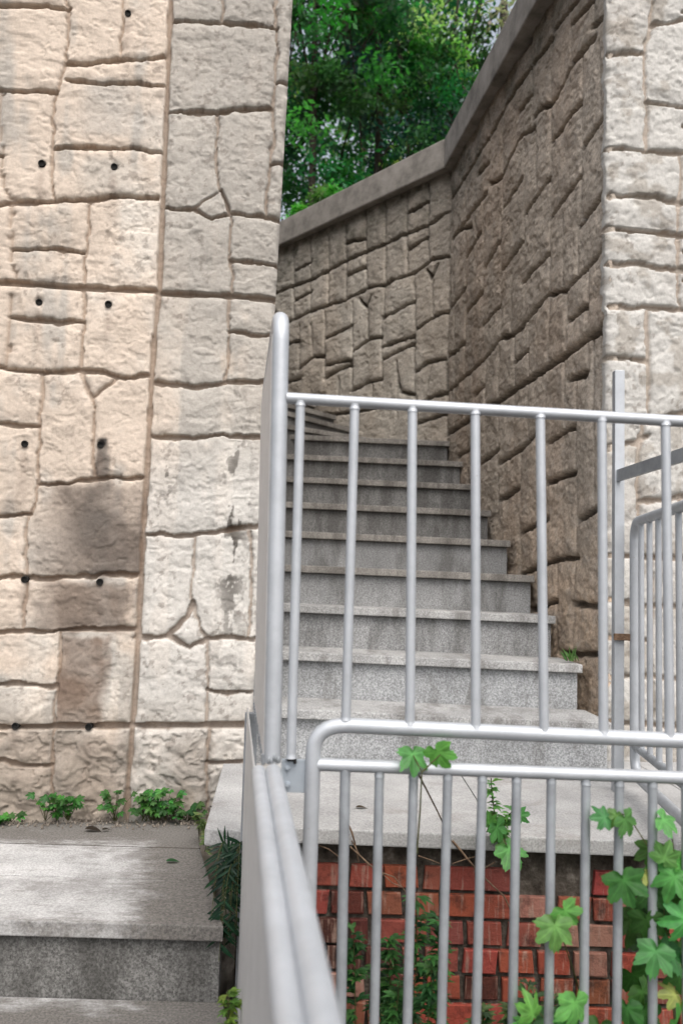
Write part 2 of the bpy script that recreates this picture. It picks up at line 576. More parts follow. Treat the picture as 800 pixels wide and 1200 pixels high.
LVt = [[(78, -60), (77, 0), (76, 66)], [(143, -60), (143, 0), (142, 66)], [(76, 70), (66, 106), (62, 170), (62, 235)], [(-5, 107), (2, 112), (1, 200), (10, 232), (20, 237)],
       [(14, 240), (14, 328)], [(106, 238), (102, 285), (98, 334)], [(10, 345), (8, 430)], [(98, 340), (95, 432)], [(97, 436), (105, 458), (112, 465), (122, 455), (137, 441)],
       [(50, 437), (47, 500), (45, 566)], [(112, 465), (111, 520), (110, 560)], [(43, 562), (34, 604), (30, 660), (26, 742)], [(70, 742), (66, 800), (63, 850)],
       [(64, 855), (63, 900), (62, 960)],
       [(327, -60), (325, 0), (322, 95), (317, 190), (312, 252)], [(254, 130), (255, 180), (257, 222), (225, 245)], [(270, 253), (271, 300), (271, 348)],
       [(269, 350), (268, 400), (266, 446)], [(228, 625), (226, 690), (230, 720), (243, 746)], [(292, 620), (290, 680), (291, 748)], [(243, 750), (244, 850)],
       [(247, 853), (245, 905), (244, 960)], [(258, -60), (258, 24)]]
jl = traced(PANEL, lf, 0.0085, 0.022, True) + traced(PANEL_H, lf, 0.0095, 0.026, True)
jl += traced(LH, lf, 0.0072, 0.020) + traced(LVt, lf, 0.0054, 0.011)
ulim = lf(-40, 500)[0]
jl += ashlar(0, ulim, 0.06, lw_top - 0.05, 5, 0.0085, 0.021, 0.0065, 0.014)
jl += ashlar(ulim, LW_L + 0.2, lf(100, -70)[1], lw_top - 0.02, 6, 0.0085, 0.021, 0.0065, 0.014)
HOLES = [(150, 15), (49, 191), (134, 195), (46, 354), (127, 356), (29, 520), (118, 521), (29, 679), (117, 682), (18, 851), (104, 852)]
hole_uv = [lf(*h) for h in HOLES]
u_main = [lf(*p) for p in PANEL[0]]

for (hu, hv) in hole_uv:
    jl.append(((hu, hv), (hu + 1e-5, hv), .0085, .03, True))

def left_col(u, v, g, h, dm):
    um = np.interp(v, [p[1] for p in u_main[::-1]], [p[0] for p in u_main[::-1]])
    right = smooth(-0.01, 0.01, u - um)
    n1 = fbm(u * 2.2, v * 1.2, 301, 4)
    n2 = fbm(u * 9, v * 9, 306, 4)
    warm, pale, grey = c3(.555, .468, .388), c3(.585, .54, .48), c3(.37, .345, .31)
    c = np.broadcast_to(warm, u.shape + (3,)) * 1.0
    c = lerp(c, pale, smooth(-.35, .5, n1 + 0.3 * n2))
    sv = fbm(u * 9, v * 0.9, 311, 4)
    c = lerp(c, grey, 0.8 * smooth(0.0, 0.55, sv + .35 * n2 - .1))
    # the right-hand panel is greyer above, paler low down
    z1, z0 = lf(250, 250)[1], lf(250, 560)[1]
    c = lerp(c, c3(.36, .335, .30) + 0 * c[..., :], right * 0.9 * smooth(z0, z1, v))
    c = lerp(c, c3(.55, .53, .495), right * 0.75 * (1 - smooth(z0 - .1, z0 + .25, v)))
    # run-off stains under two weep holes, dark grey then brown
    def streak(px0, py0, px1, py1, wd, colr, am, sd):
        nonlocal c
        a, b = lf(px0, py0), lf(px1, py1)
        t = (a[1] - v) / (a[1] - b[1])
        cu = a[0] + (b[0] - a[0]) * t
        k = np.exp(-((u - cu + 0.045 * fbm(u * 14, v * 7, sd, 4)) / (wd * (0.45 + 0.8 * np.clip(t, 0, 1)))) ** 4)
        k = k * smooth(-.02, .06, t) * (1 - smooth(.7, 1.05, t)) * (0.75 + .35 * n2)
        c = lerp(c, colr, np.clip(k * am, 0, 1))
    def blockstain(x0, x1, y0, y1, colr, am, sd, sl_=6, sr=6, st=4, sb=4):
        # run-off that soaked one block: ends crisply at its joints
        nonlocal c
        ym = (y0 + y1) / 2
        ua, ub = lf(x0, ym)[0], lf(x1, ym)[0]
        va, vb = lf((x0 + x1) / 2, y1)[1], lf((x0 + x1) / 2, y0)[1]
        px = 2.8 / 1000
        wu_ = u + .012 * fbm(u * 22, v * 9, sd, 3)
        wv_ = v + .010 * fbm(u * 22, v * 22, sd + 3, 3)
        k = smooth(ua - sl_ * px, ua + sl_ * px, wu_) * smooth(ub + sr * px, ub - sr * px, wu_)
        k = k * smooth(va - sb * px, va + sb * px, wv_) * smooth(vb + st * px, vb - st * px, wv_)
        k = k * np.clip(.75 + .45 * fbm(u * 6, v * 4, sd + 7, 4) + .25 * n2, 0, 1)
        c = lerp(c, colr, np.clip(k * am, 0, 1))
    blockstain(60, 168, 568, 676, c3(.125, .10, .083), .95, 420, 30, 4, 6, 3)
    blockstain(36, 90, 600, 676, c3(.30, .255, .215), .7, 421, 12, 20, 25, 3)
    blockstain(92, 132, 560, 640, c3(.10, .09, .08), .8, 422, 14, 8, 4, 30)
    blockstain(40, 160, 682, 742, c3(.165, .125, .098), .9, 423, 18, 20, 6, 4)
    blockstain(69, 124, 744, 851, c3(.165, .115, .085), .95, 424, 2, 5, 4, 3)
    blockstain(0, 32, 570, 608, c3(.26, .215, .175), .7, 425, 8, 5, 14, 2)
    streak(118, 512, 121, 566, 0.045, c3(.04, .036, .034), 1.0, 401)
    blockstain(85, 200, 95, 160, c3(.36, .34, .31), .7, 430, 25, 25, 8, 8)
    blockstain(95, 150, 185, 228, c3(.38, .36, .325), .6, 431, 15, 25, 8, 8)
    blockstain(-10, 155, 905, 960, c3(.16, .13, .105), .75, 432, 20, 8, 15, 4)
    blockstain(200, 250, 855, 960, c3(.17, .145, .12), .75, 433, 18, 6, 15, 4)
    blockstain(60, 150, 862, 950, c3(.185, .15, .12), .8, 434, 14, 10, 14, 4)
    blockstain(-40, 62, 856, 960, c3(.20, .165, .135), .75, 435, 14, 10, 14, 4)
    ul = lf(272, 640)[0]
    vm = lf(272, 620)[1]
    kk = np.exp(-((u - ul) / .05) ** 2 - ((v - vm) / .42) ** 2) * smooth(.12, .42, fbm(u * 30, v * 17, 441, 4, .65))
    kk = kk + .8 * np.exp(-((u - lf(190, 560)[0]) / .05) ** 2 - ((v - lf(190, 560)[1]) / .12) ** 2) * smooth(.3, .6, fbm(u * 26, v * 20, 445, 4, .65))
    c = lerp(c, c3(.07, .06, .05), np.clip(kk * .95, 0, 1))
    for i, (hu, hv) in enumerate(hole_uv):
        t = np.clip((hv - v) / 0.22, 0, 1)
        k = np.exp(-((u - hu) / (0.010 + .01 * t)) ** 2) * smooth(0, .06, hv - v) * (1 - t) * .55
        c = lerp(c, c3(.20, .15, .12), k)
    # grime low down and moss specks
    zb = lf(100, 800)[1]
    low = smooth(zb, zb - .25, v)
    c = lerp(c, c3(.30, .255, .21), low * (.35 + .5 * smooth(-.3, .4, n2)))
    k = smooth(.55, .75, fbm(u * 48, v * 48, 330, 4)) * smooth(.15, .6, fbm(u * 3.3, v * 2.2, 340, 3) + .25 * right)
    c = lerp(c, c3(.14, .115, .095), k * .45)
    tint = vnoise(u * 5.1, v * 6.3, 345)
    c = c * (1 + .07 * tint)[..., None]
    # brown dust that stays in the joints
    c = lerp(c, c3(.28, .20, .145), .6 * smooth(.003, .014, g))
    return np.clip(c, 0.01, 1)

lwall = thing('retaining_wall', 'tall pale beige stone-patterned retaining wall with weep holes, left of the stairs', 'retaining wall', (LW_O.x + 1, LW_O.y + .1, 0))
stone_face('stone_face', lwall, LW_O, LW_U, LW_L, lw_top, 0.010, 0.010, jl, left_col, STONE, 50, edge=(0, edge_shear), pillow=.006, rough=0.55, rlow=(lf(100, 852)[1], 1.6),
           dense=((lf(-20, 900)[0], LW_L, .0038), (.8, lf(200, -30)[1], .0038)))
for (hu, hv) in hole_uv:
    b = MB()
    c = LW_O + LW_U * hu + V(0, 0, hv)
    n = LW_N
    vs, fs, k = [], [], 14
    for j in range(k):
        q = 2 * math.pi * j / k
        o = LW_U * math.cos(q) + V(0, 0, 1) * math.sin(q)
        vs += [c + o * .0108 - n * .05, c + o * .0108 + n * .001, c + o * .0082 + n * .001, c + o * .0082 - n * .004]
    for j in range(k):
        a, d = 4 * j, 4 * ((j + 1) % k)
        fs += [(a + i, d + i, d + i + 1, a + i + 1) for i in range(3)]
    fs.append(tuple(4 * j + 3 for j in range(k)))
    b.add(vs, fs)
    b.build('weep_hole', DARK, lwall)

# return of the left wall along the stairs (behind the railing), its body and coping
lw_end = LW_O + LW_U * LW_L
ret_a = V(lw_end.x - .03, lw_end.y + .035, 0)
ret_b = V(-.47, 4.85, 0)
ret_c = ret_b + V(-.7, 1, 0).normalized() * 3.4
def plain_stone(base, dark, sd):
    def f(u, v, g, h, dm):
        n1 = fbm(u * 3, v * 2, sd, 4)
        c = np.broadcast_to(base, u.shape + (3,)) * 1.0
        c = lerp(c, dark, smooth(-.3, .6, n1 + .3 * fbm(u * 12, v * 12, sd + 5, 3)))
        return c
    return f
def face_between(a, b, H, z0, name, parent, seed, colf, material, res=.012, joints=None, **kw):
    d = (b - a)
    L_ = d.length
    j = joints if joints is not None else ashlar(0, L_, .05, H, seed, .011, .026, .006, .013)
    return stone_face(name, parent, V(a.x, a.y, z0), d, L_, H, res, res, j, colf, material, seed, **kw)
# these faces look to +X : U must run so that U x Z faces the stairs
pc = plain_stone(c3(.33, .28, .23), c3(.18, .15, .12), 600)
face_between(ret_a, ret_b, lw_top - .2, .2, 'return_face', lwall, 61, pc, STONE_DARK, .014)
face_between(ret_b, ret_c, lw_top - 1.0, 1.0, 'return_face', lwall, 62, pc, STONE_DARK, .02)
b = MB()
t2 = lw_end.copy()
b.prism([(LW_O.x, LW_O.y + .06), (t2.x - .12, t2.y + .055), (ret_b.x - .09, ret_b.y - .02), (ret_c.x - .09, ret_c.y - .02), (ret_c.x - .6, ret_c.y - .35), (ret_b.x - .62, ret_b.y - .2),
         (t2.x - .55, t2.y + .42), (LW_O.x, LW_O.y + .5)], .02, lw_top - .02)
b.build('wall_core', COPING, lwall)
b = MB()
b.prism([(LW_O.x, LW_O.y - .06), (t2.x + .16, t2.y - .06), (ret_b.x + .06, ret_b.y), (ret_c.x + .06, ret_c.y + .04), (ret_c.x - .62, ret_c.y - .37), (ret_b.x - .64, ret_b.y - .22),
         (t2.x - .57, t2.y + .44), (LW_O.x, LW_O.y + .52)], lw_top + .002, lw_top + .2)
b.build('coping', COPING, lwall, bevel=.012)

# ---- right wall: oblique face along the stairs, far face round the turn, pale front
PA = on_y(711, 700, 3.1)
PB = on_y(526, 300, 5.24)
PA.z = PB.z = 0
CAP_TOP = on_y(522, 158, 5.16).z
CAP_H = .195
A_U = (PA - PB)
A_U = V(PA.x - PB.x, PA.y - PB.y, 0)
LA = A_U.length
A_U.normalize()
B_DIR = V(-.87, 1, 0).normalized()
LB = 5.2
B_O = V(PB.x, PB.y, 0) + B_DIR * LB
B_U = -B_DIR
A_O = V(PB.x, PB.y, 0)
HW = CAP_TOP - CAP_H
z0r = .9
A_O.z = B_O.z = z0r
af = plane_uv(A_O, A_U)
bf = plane_uv(B_O, B_U)
AH = [[(646, 37), (675, 2), (685, -15)], [(670, 27), (692, 2)], [(692, 32), (717, 12)], [(606, 67), (622, 47)],
      [(520, 247), (545, 205), (567, 170), (592, 125), (607, 100), (645, 45)], [(606, 132), (622, 110)],
      [(624, 137), (632, 127), (647, 120), (670, 72), (695, 45)], [(645, 167), (660, 145), (680, 120)], [(682, 172), (717, 122)],
      [(559, 205), (572, 190)], [(572, 215), (587, 207), (607, 162), (624, 150)], [(587, 245), (610, 210)], [(612, 252), (642, 210)],
      [(642, 257), (680, 205)], [(677, 265), (717, 215)], [(530, 280), (552, 250), (570, 225)], [(587, 317), (610, 285)], [(610, 331), (642, 297)],
      [(642, 345), (662, 340), (687, 312), (714, 280)], [(520, 462), (550, 435), (570, 417), (585, 397), (601, 392), (620, 370), (642, 343)],
      [(664, 375), (687, 357)], [(601, 425), (617, 411)], [(555, 464), (567, 451)], [(664, 447), (687, 437)], [(565, 382), (585, 357)],
      [(545, 367), (565, 342)], [(525, 362), (545, 337)], [(520, 422), (544, 402)], [(545, 302), (562, 272)], [(567, 315), (585, 282)], [(535, 272), (552, 265)],
      [(584, 543), (609, 527), (625, 510)], [(639, 520), (672, 499)], [(584, 587), (607, 571)], [(639, 566), (673, 552)], [(674, 611), (703, 592)],
      [(608, 625), (640, 607)], [(639, 660), (675, 652)], [(668, 708), (703, 710)], [(560, 545), (584, 525)], [(535, 535), (560, 520)],
      [(620, 715), (651, 705)], [(655, 765), (703, 768)], [(608, 672), (640, 660)]]
AHL = [[(516, 513), (550, 491), (582, 470), (620, 444), (660, 417), (714, 376)]]
AV = [[(645, -20), (645, 40)], [(644, 50), (644, 120)], [(644, 125), (642, 250), (642, 345), (639, 420)], [(667, 30), (667, 75)], [(680, 65), (680, 120)],
      [(680, 122), (679, 262)], [(701, 50), (701, 130)], [(694, -10), (694, 32)], [(622, 50), (622, 150)], [(589, 82), (589, 125)], [(572, 110), (572, 165)],
      [(612, 165), (612, 285)], [(587, 150), (587, 245)], [(625, 155), (626, 225)], [(657, 255), (657, 335)], [(675, 265), (675, 320)], [(687, 315), (687, 372)],
      [(662, 342), (662, 415)], [(597, 320), (597, 390)], [(585, 250), (585, 395)], [(601, 395), (601, 450)], [(617, 375), (617, 440)], [(582, 400), (582, 467)],
      [(565, 225), (565, 340)], [(544, 215), (544, 400)], [(543, 402), (543, 490)], [(567, 420), (567, 478)], [(687, 402), (687, 437)], [(660, 420), (660, 505)],
      [(637, 430), (637, 520)], [(617, 447), (617, 515)], [(582, 475), (582, 590)], [(608, 525), (608, 690)], [(673, 430), (673, 650)], [(651, 660), (651, 760)],
      [(672, 655), (669, 770)], [(693, 400), (694, 592)], [(625, 510), (632, 560), (625, 640)], [(556, 260), (556, 310)], [(530, 280), (531, 500)], [(702, 380), (702, 500)]]
ja = traced(AH, af, .0125, .048) + traced(AHL, af, .017, .052, True) + traced(AV, af, .0058, .026)
ja += ashlar(LA * .42, LA + .1, af(600, 0)[1] + .28, HW - z0r, 15, .0155, .046, .0075, .02)
def bq(l):
    return [[(330 + x / 3.81, 200 + y / 3.81) for x, y in ln] for ln in l]
BH = bq([[(-120, 585), (20, 525), (125, 490), (205, 445), (285, 405), (375, 360), (460, 325), (555, 280), (650, 240), (745, 180)],
         [(-120, 730), (40, 670), (120, 630), (210, 600), (285, 575), (365, 535), (380, 520), (455, 510), (480, 495), (590, 455), (650, 410), (665, 395), (740, 380)],
         [(55, 445), (130, 405)], [(55, 580), (130, 540)], [(285, 325), (370, 300)], [(290, 470), (370, 430)], [(555, 190), (650, 140)], [(560, 350), (650, 295)],
         [(340, 570), (375, 605), (395, 560)], [(645, 440), (665, 480), (690, 420)], [(195, 745), (310, 690)], [(455, 650), (590, 585)],
         [(315, 805), (390, 750), (445, 740)], [(595, 710), (690, 640), (735, 630)], [(75, 885), (140, 830), (190, 828)], [(190, 870), (310, 845)], [(190, 925), (305, 865)],
         [(445, 790), (585, 740)], [(450, 845), (590, 770)], [(590, 900), (640, 860), (730, 835)], [(310, 980), (380, 945), (445, 930)],
         [(510, 900), (525, 990), (590, 1000)], [(640, 1020), (730, 990)], [(-40, 800), (75, 760)], [(-60, 960), (80, 930)], [(60, 1060), (170, 1090), (290, 1080), (420, 1060)],
         [(600, 1130), (740, 1080)], [(100, 1010), (190, 1000)]])
BV = bq([[(650, 60), (650, 410)], [(555, 100), (555, 460)], [(460, 150), (460, 510)], [(375, 190), (375, 525)], [(285, 230), (285, 575)], [(205, 280), (205, 600)],
         [(125, 300), (125, 630)], [(50, 340), (50, 660)], [(590, 455), (590, 900)], [(455, 510), (452, 650)], [(445, 650), (445, 930)], [(310, 590), (310, 985)], [(190, 620), (190, 930)],
         [(75, 690), (75, 885)], [(665, 480), (668, 645)], [(378, 605), (382, 750)], [(130, 690), (135, 830)], [(585, 740), (588, 1010)], [(730, 830), (730, 1000)],
         [(510, 850), (510, 1100)], [(665, 860), (640, 1020)], [(250, 930), (250, 1080)], [(400, 940), (400, 1060)], [(600, 1010), (600, 1130)]])
jb = traced(BH, bf, .012, .045) + traced(BV, bf, .007, .024)
ub0 = bf(322, 350)[0]
jb += ashlar(0, ub0, .05, HW - z0r, 25, .015, .042, .008, .018)

def inner_col(base, brown, deep, sd, low_f=None):
    def f(u, v, g, h, dm):
        n1 = fbm(u * 2.3, v * 1.6, sd, 4)
        n2 = fbm(u * 15, v * 15, sd + 6, 4)
        c = np.broadcast_to(base, u.shape + (3,)) * 1.0
        c = lerp(c, brown, smooth(-.4, .5, n1))
        c = lerp(c, deep, .7 * smooth(.0, .6, fbm(u * 6, v * 1.0, sd + 12, 4) + .35 * n2))
        # the coping's cast shadow, painted in as a green-black band
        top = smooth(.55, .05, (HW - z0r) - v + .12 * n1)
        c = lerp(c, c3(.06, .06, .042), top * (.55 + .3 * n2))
        if low_f is not None:
            c = lerp(c, low_f, smooth(1.3, .35, v) * (.6 + .3 * n2))
        c = c * (1 + .13 * n2)[..., None]
        # joint shade painted into the colour: grooves blend towards dark brown
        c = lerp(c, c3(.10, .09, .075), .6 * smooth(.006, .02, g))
        k = smooth(.38, .5, fbm(u * 30, v * 30, sd + 20, 3))
        c = lerp(c, c3(.46, .42, .37), k * .25)
        return np.clip(c, .01, 1)
    return f

rwall = thing('retaining_wall', 'dark brown stone-patterned retaining wall bending along the stairs, with pale front face at right', 'retaining wall', (PA.x + .3, PA.y + .2, z0r))
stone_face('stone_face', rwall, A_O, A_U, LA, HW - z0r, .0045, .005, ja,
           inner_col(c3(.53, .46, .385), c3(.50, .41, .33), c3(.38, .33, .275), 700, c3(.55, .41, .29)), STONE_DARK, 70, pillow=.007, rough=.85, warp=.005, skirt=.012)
stone_face('stone_face', rwall, B_O, B_U, LB, HW - z0r, .012, .007, jb,
           inner_col(c3(.54, .495, .43), c3(.50, .44, .37), c3(.37, .33, .28), 740), STONE_DARK, 80, pillow=.007, rough=.7, warp=.005, dense=((bf(320, 350)[0], LB, .006), (1.0, HW - z0r, .006)))
C_U = V(1, .14, 0).normalized()
C_O = V(PA.x - .006, PA.y - .012, z0r)
cf = plane_uv(C_O, C_U)
CH = [[(712, 62), (757, 63)], [(765, 28), (800, 22), (860, 24)], [(758, 120), (800, 123), (850, 124)], [(712, 171), (757, 178), (800, 178), (860, 180)],
      [(715, 228), (760, 232), (800, 235), (860, 239)], [(715, 308), (760, 312), (800, 315), (860, 320)], [(716, 358), (760, 361), (800, 364), (860, 368)],
      [(706, 420), (757, 423)], [(757, 495), (800, 485), (860, 486)], [(706, 526), (745, 521), (757, 512)], [(750, 588), (800, 582), (860, 584)], [(704, 704), (800, 712)], [(704, 745), (760, 751)], [(704, 790), (800, 797)]]
CP = [[(708, 266), (760, 271), (860, 280)], [(700, 650), (760, 653), (860, 657)], [(700, 846), (760, 849), (860, 856)]]
CV = [[(768, -80), (765, 0), (757, 60), (757, 178)], [(797, 182), (796, 268)], [(760, 362), (758, 495)], [(797, 275), (797, 362)], [(748, 512), (746, 650)], [(765, 655), (764, 846)], [(752, 488), (750, 520)],
      [(795, 580), (793, 650)], [(740, -80), (741, -10)]]
jc = traced(CH, cf, .010, .018) + traced(CP, cf, .010, .024, True) + traced(CV, cf, .0085, .012)
uc = cf(805, 400)[0]
jc += ashlar(uc, 3.0, .05, HW - z0r + .6, 35, .010, .020, .0085, .014)
jc += ashlar(0, uc, cf(740, -30)[1], HW - z0r + .6, 36, .010, .020, .0085, .014)
def front_col(u, v, g, h, dm):
    n1, n2 = fbm(u * 3, v * 2, 800, 4), fbm(u * 14, v * 14, 806, 4)
    c = np.broadcast_to(c3(.49, .475, .445), u.shape + (3,)) * 1.0
    c = lerp(c, c3(.44, .42, .39), smooth(-.1, .6, n1 + .3 * n2))
    c = lerp(c, c3(.34, .25, .18), .6 * smooth(.003, .014, g))
    c = lerp(c, c3(.30, .27, .23), .6 * smooth(.25, .7, n2 + .5 * smooth(1.0, .2, v)))
    k = smooth(.55, .75, fbm(u * 48, v * 48, 820, 4)) * smooth(.1, .5, fbm(u * 4, v * 3, 830, 3))
    return np.clip(lerp(c, c3(.16, .135, .11), k * .5), .01, 1)
stone_face('front_face', rwall, C_O, C_U, 3.0, HW - z0r + .35, .012, .0065, jc, front_col, STONE, 90, pillow=.006, rough=.75, skirt=.022, dense=((0, .42, .0045), (0, 3.4, .0055)))
# body behind the faces
oA = V(A_U.y, -A_U.x, 0)
oA = oA if oA.x > 0 else -oA
b = MB()
cend = C_O + C_U * 3.0
b.prism([(PA.x + .09, PA.y + .10), (cend.x, cend.y + .07), (cend.x, cend.y + .45), (PA.x + .55, PA.y + .5), (PB.x + .55, PB.y + .28), (B_O.x + .45, B_O.y + .35), (B_O.x + .05, B_O.y + .06), (PB.x + .06, PB.y + .03)],
        z0r, HW - .004)
b.build('wall_core', COPING, rwall)
b = MB()
ov = .05
b.prism([(PB.x - ov * .95, PB.y - ov * .75), (PA.x - ov - .02, PA.y - ov), (PA.x + .42, PA.y + .45), (PB.x + .42, PB.y + .24)], HW, CAP_TOP)
b.build('coping', COPING, rwall, bevel=.01)
b = MB()
b.prism([(PB.x - ov * .95 - .002, PB.y - ov * .75 + .002), (PB.x + .418, PB.y + .243), (B_O.x + .45, B_O.y + .35), (B_O.x - ov * .8, B_O.y - ov * .6)], HW, CAP_TOP)
b.build('coping', COPING, rwall, bevel=.01)
b = MB()
b.prism([(PA.x - .03, PA.y - .05), (cend.x, cend.y - .05), (cend.x, cend.y + .45), (PA.x + .3, PA.y + .45)], HW + .353, HW + .35 + CAP_H)
b.build('coping', COPING, rwall, bevel=.01)

# ---- hillside behind the walls
def hill(rows, name):
    b = MB()
    n = len(rows[0])
    vs = [p for r in rows for p in r]
    b.add(vs, [(i * n + j, i * n + j + 1, (i + 1) * n + j + 1, (i + 1) * n + j) for i in range(len(rows) - 1) for j in range(n - 1)], True)
    return b.build(name, HILL, kind='structure')
rnd = random.Random(3)
base = [V(cend.x + 14, cend.y + 4, 0), V(cend.x, cend.y + .4, 0), V(PA.x + .5, PA.y + .48, 0), V(PB.x + .5, PB.y + .26, 0)]
for t in (1.2, 2.4, 3.8, 5.2, 9, 16):
    base.append(V(PB.x + .45, PB.y + .28, 0) + B_DIR * t)
rows = []
for i, t in enumerate([0, .25, .8, 1.6, 2.8, 4.2, 6, 8.5, 12, 17, 25, 40]):
    rr = []
    for j, p in enumerate(base):
        q = p + V(.42, .9, 0) * t
        z = CAP_TOP - .12 + (.30 * t if t < 17 else .30 * 17 + .12 * (t - 17)) + (rnd.uniform(-.15, .15) * min(t, 2) if t > .3 else 0)
        rr.append((q.x, q.y, z))
    rows.append(rr)
hill(rows, 'hillside')
base = [V(LW_O.x - 9, LW_O.y - .6, 0), V(LW_O.x, LW_O.y + .42, 0), V(t2.x - .5, t2.y + .4, 0)]
rows = []
for i, t in enumerate([0, .5, 1.2, 2.0, 3.0, 4.5, 7, 11, 20]):
    rows.append([(p.x - .57 * t, p.y + .82 * t, lw_top + .02 + .25 * t) for p in base])
hill(rows, 'hillside')

# ================================================================== STAIRS
shear = lambda x: -.016 * (x - .2)
stair = thing('stone_staircase', 'upper flight of speckled grey granite steps climbing between the two walls', 'staircase', (.3, 3.0, Z_LAND))
ends = [(717, 845), (681, 786), (649.5, 738), (625, 688), (597, 645), (574, 608), (556, 578), (541, 547), (526, 526)]
def left_x(y):
    if y < ret_b.y:
        t = (y - ret_a.y) / (ret_b.y - ret_a.y)
        return ret_a.x + (ret_b.x - ret_a.x) * t - .03
    return ret_b.x - .03
NST = 9
D = [2.87 + .285 * k for k in range(NST + 1)]
XR = [on_y(x, y, D[k]).x + .004 for k, (x, y) in enumerate(ends)]
XR.append(XR[-1] - .04)
for k in range(NST):
    zt = 1.182 + .165 * k
    y0, y1 = D[k], D[k + 1]
    last = k == NST - 1
    xl0, xl1 = max(left_x(y0), -.7), left_x(y1 + .1)
    s = thing('step', '', '', (0, y0, zt))
    for key in ('label', 'category'):
        del s[key]
    s.parent = stair
    s.matrix_parent_inverse = stair.matrix_world.inverted()
    rb = MB()
    rb.prism([(xl0, y0 + .027), (XR[k] - .012, y0 + .027), (XR[k] - .012, y1 + (.12 if not last else .6)), (xl1, y1 + (.12 if not last else .6))], zt - .30 if k else Z_LAND - .3, zt - .0325, shear)
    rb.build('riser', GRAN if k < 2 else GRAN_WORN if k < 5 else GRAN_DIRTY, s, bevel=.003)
    tb = MB()
    jx = [xl0 - .01, XR[k]]
    fr = random.Random(500 + k)
    fe = [(xl0 - .01 + (XR[k] - xl0 + .01) * q / 46, y0 + (abs(fr.gauss(0, .0011)) + (fr.uniform(.002, .005) if fr.random() < .06 else 0) if 0 < q < 46 else 0)) for q in range(47)]
    tb.prism(fe + [(XR[k] - (.008 if not last else .05), y1 + (.025 if not last else .55)), (xl1 - .01, y1 + (.025 if not last else .55))], zt - .031, zt, shear)
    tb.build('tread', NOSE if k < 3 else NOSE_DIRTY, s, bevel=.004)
# winding steps fanning to the left round the bend
for k, (pl, zl, pr, zr) in enumerate([((340, 497.7), 2.565, (452, 517), 2.565), ((340, 482.6), 2.69, (411, 492), 2.69), ((340, 473), 2.80, (397, 481), 2.80), ((340, 461), 2.92, (380, 468), 2.92)]):
    a = on_z(*pl, zl)
    tt = [.50, .85, 1.02, 1.25][k]
    c = V(PB.x, PB.y, 0) + B_DIR * tt + V(-.02, -.02, 0)
    a = V(a.x, a.y, 0)
    d = (a - c).normalized()
    a = c + d * 1.25
    off = B_DIR * 1.5
    s = thing('step', '', '', (c.x, c.y, zl))
    for key in ('label', 'category'):
        del s[key]
    s.parent = stair
    s.matrix_parent_inverse = stair.matrix_world.inverted()
    fn = V(d.y, -d.x, 0)
    fn = fn if fn.y > 0 else -fn
    tb = MB()
    tb.prism([(a.x, a.y), (c.x, c.y), (c.x + off.x, c.y + off.y), (a.x + off.x, a.y + off.y)], zl - .03, zl + .001 * k)
    tb.build('tread', NOSE_DIRTY, s, bevel=.004)
    rb = MB()
    a2, c2 = a + fn * .02, c + fn * .02
    rb.prism([(a2.x, a2.y), (c2.x, c2.y), (c2.x + off.x, c2.y + off.y), (a2.x + off.x, a2.y + off.y)], zl - .25, zl - .0315)
    rb.build('riser', GRAN_DIRTY, s, bevel=.003)

# landing slabs (butted, with hairline joints) on a brick wall
ySL = 2.10
lx = [-.52, -.235, .37, .98, 1.62, 2.3]
land = thing('stone_landing', 'pale granite landing slabs at the foot of the upper flight, above red bricks', 'landing', (.4, 2.4, Z_LAND - .05))
sh2 = lambda x: -.012 * (x - .1)
pl = on_y(240, 968, 2.06).x
pr = on_y(286, 970, 2.06).x
for i, (xa, xb, ya) in enumerate([(pl, -.19, 2.06), (-.1875, .40, ySL), (.4025, 1.06, ySL), (1.0625, 1.75, ySL), (1.7525, 2.5, ySL)]):
    b = MB()
    yb = 2.885 if xb < .99 else 3.13
    if i == 0:
        b.prism([(xa, ya), (xb, ya), (xb, 2.83), (xa - .055, 2.79)], Z_LAND - .038, Z_LAND, sh2)
    elif xb > .99:
        b.prism([(xa, ya), (xb, ya), (xb, 3.08 + .14 * (xb - PA.x) - .0), (xa if xa > .9 else .93, 3.08), (xa if xa > .9 else .93, 2.885), (xa, 2.885)] if xa < .9 else [(xa, ya), (xb, ya), (xb, 3.085 + .14 * (xb - PA.x)), (xa, 3.085 + .14 * (xa - PA.x))], Z_LAND - .036, Z_LAND, sh2)
    else:
        b.prism([(xa, ya), (xb, ya), (xb, yb), (xa, yb)], Z_LAND - .036, Z_LAND, sh2)
    b.build('slab', TREAD, land, bevel=.004)
b = MB()
b.prism([(-.24, 2.27), (2.5, 2.27), (2.5, 3.3), (.9, 3.1), (.9, 2.95), (-.24, 2.95)], .0, Z_LAND - .085)
b.build('concrete_base', EARTH, land)

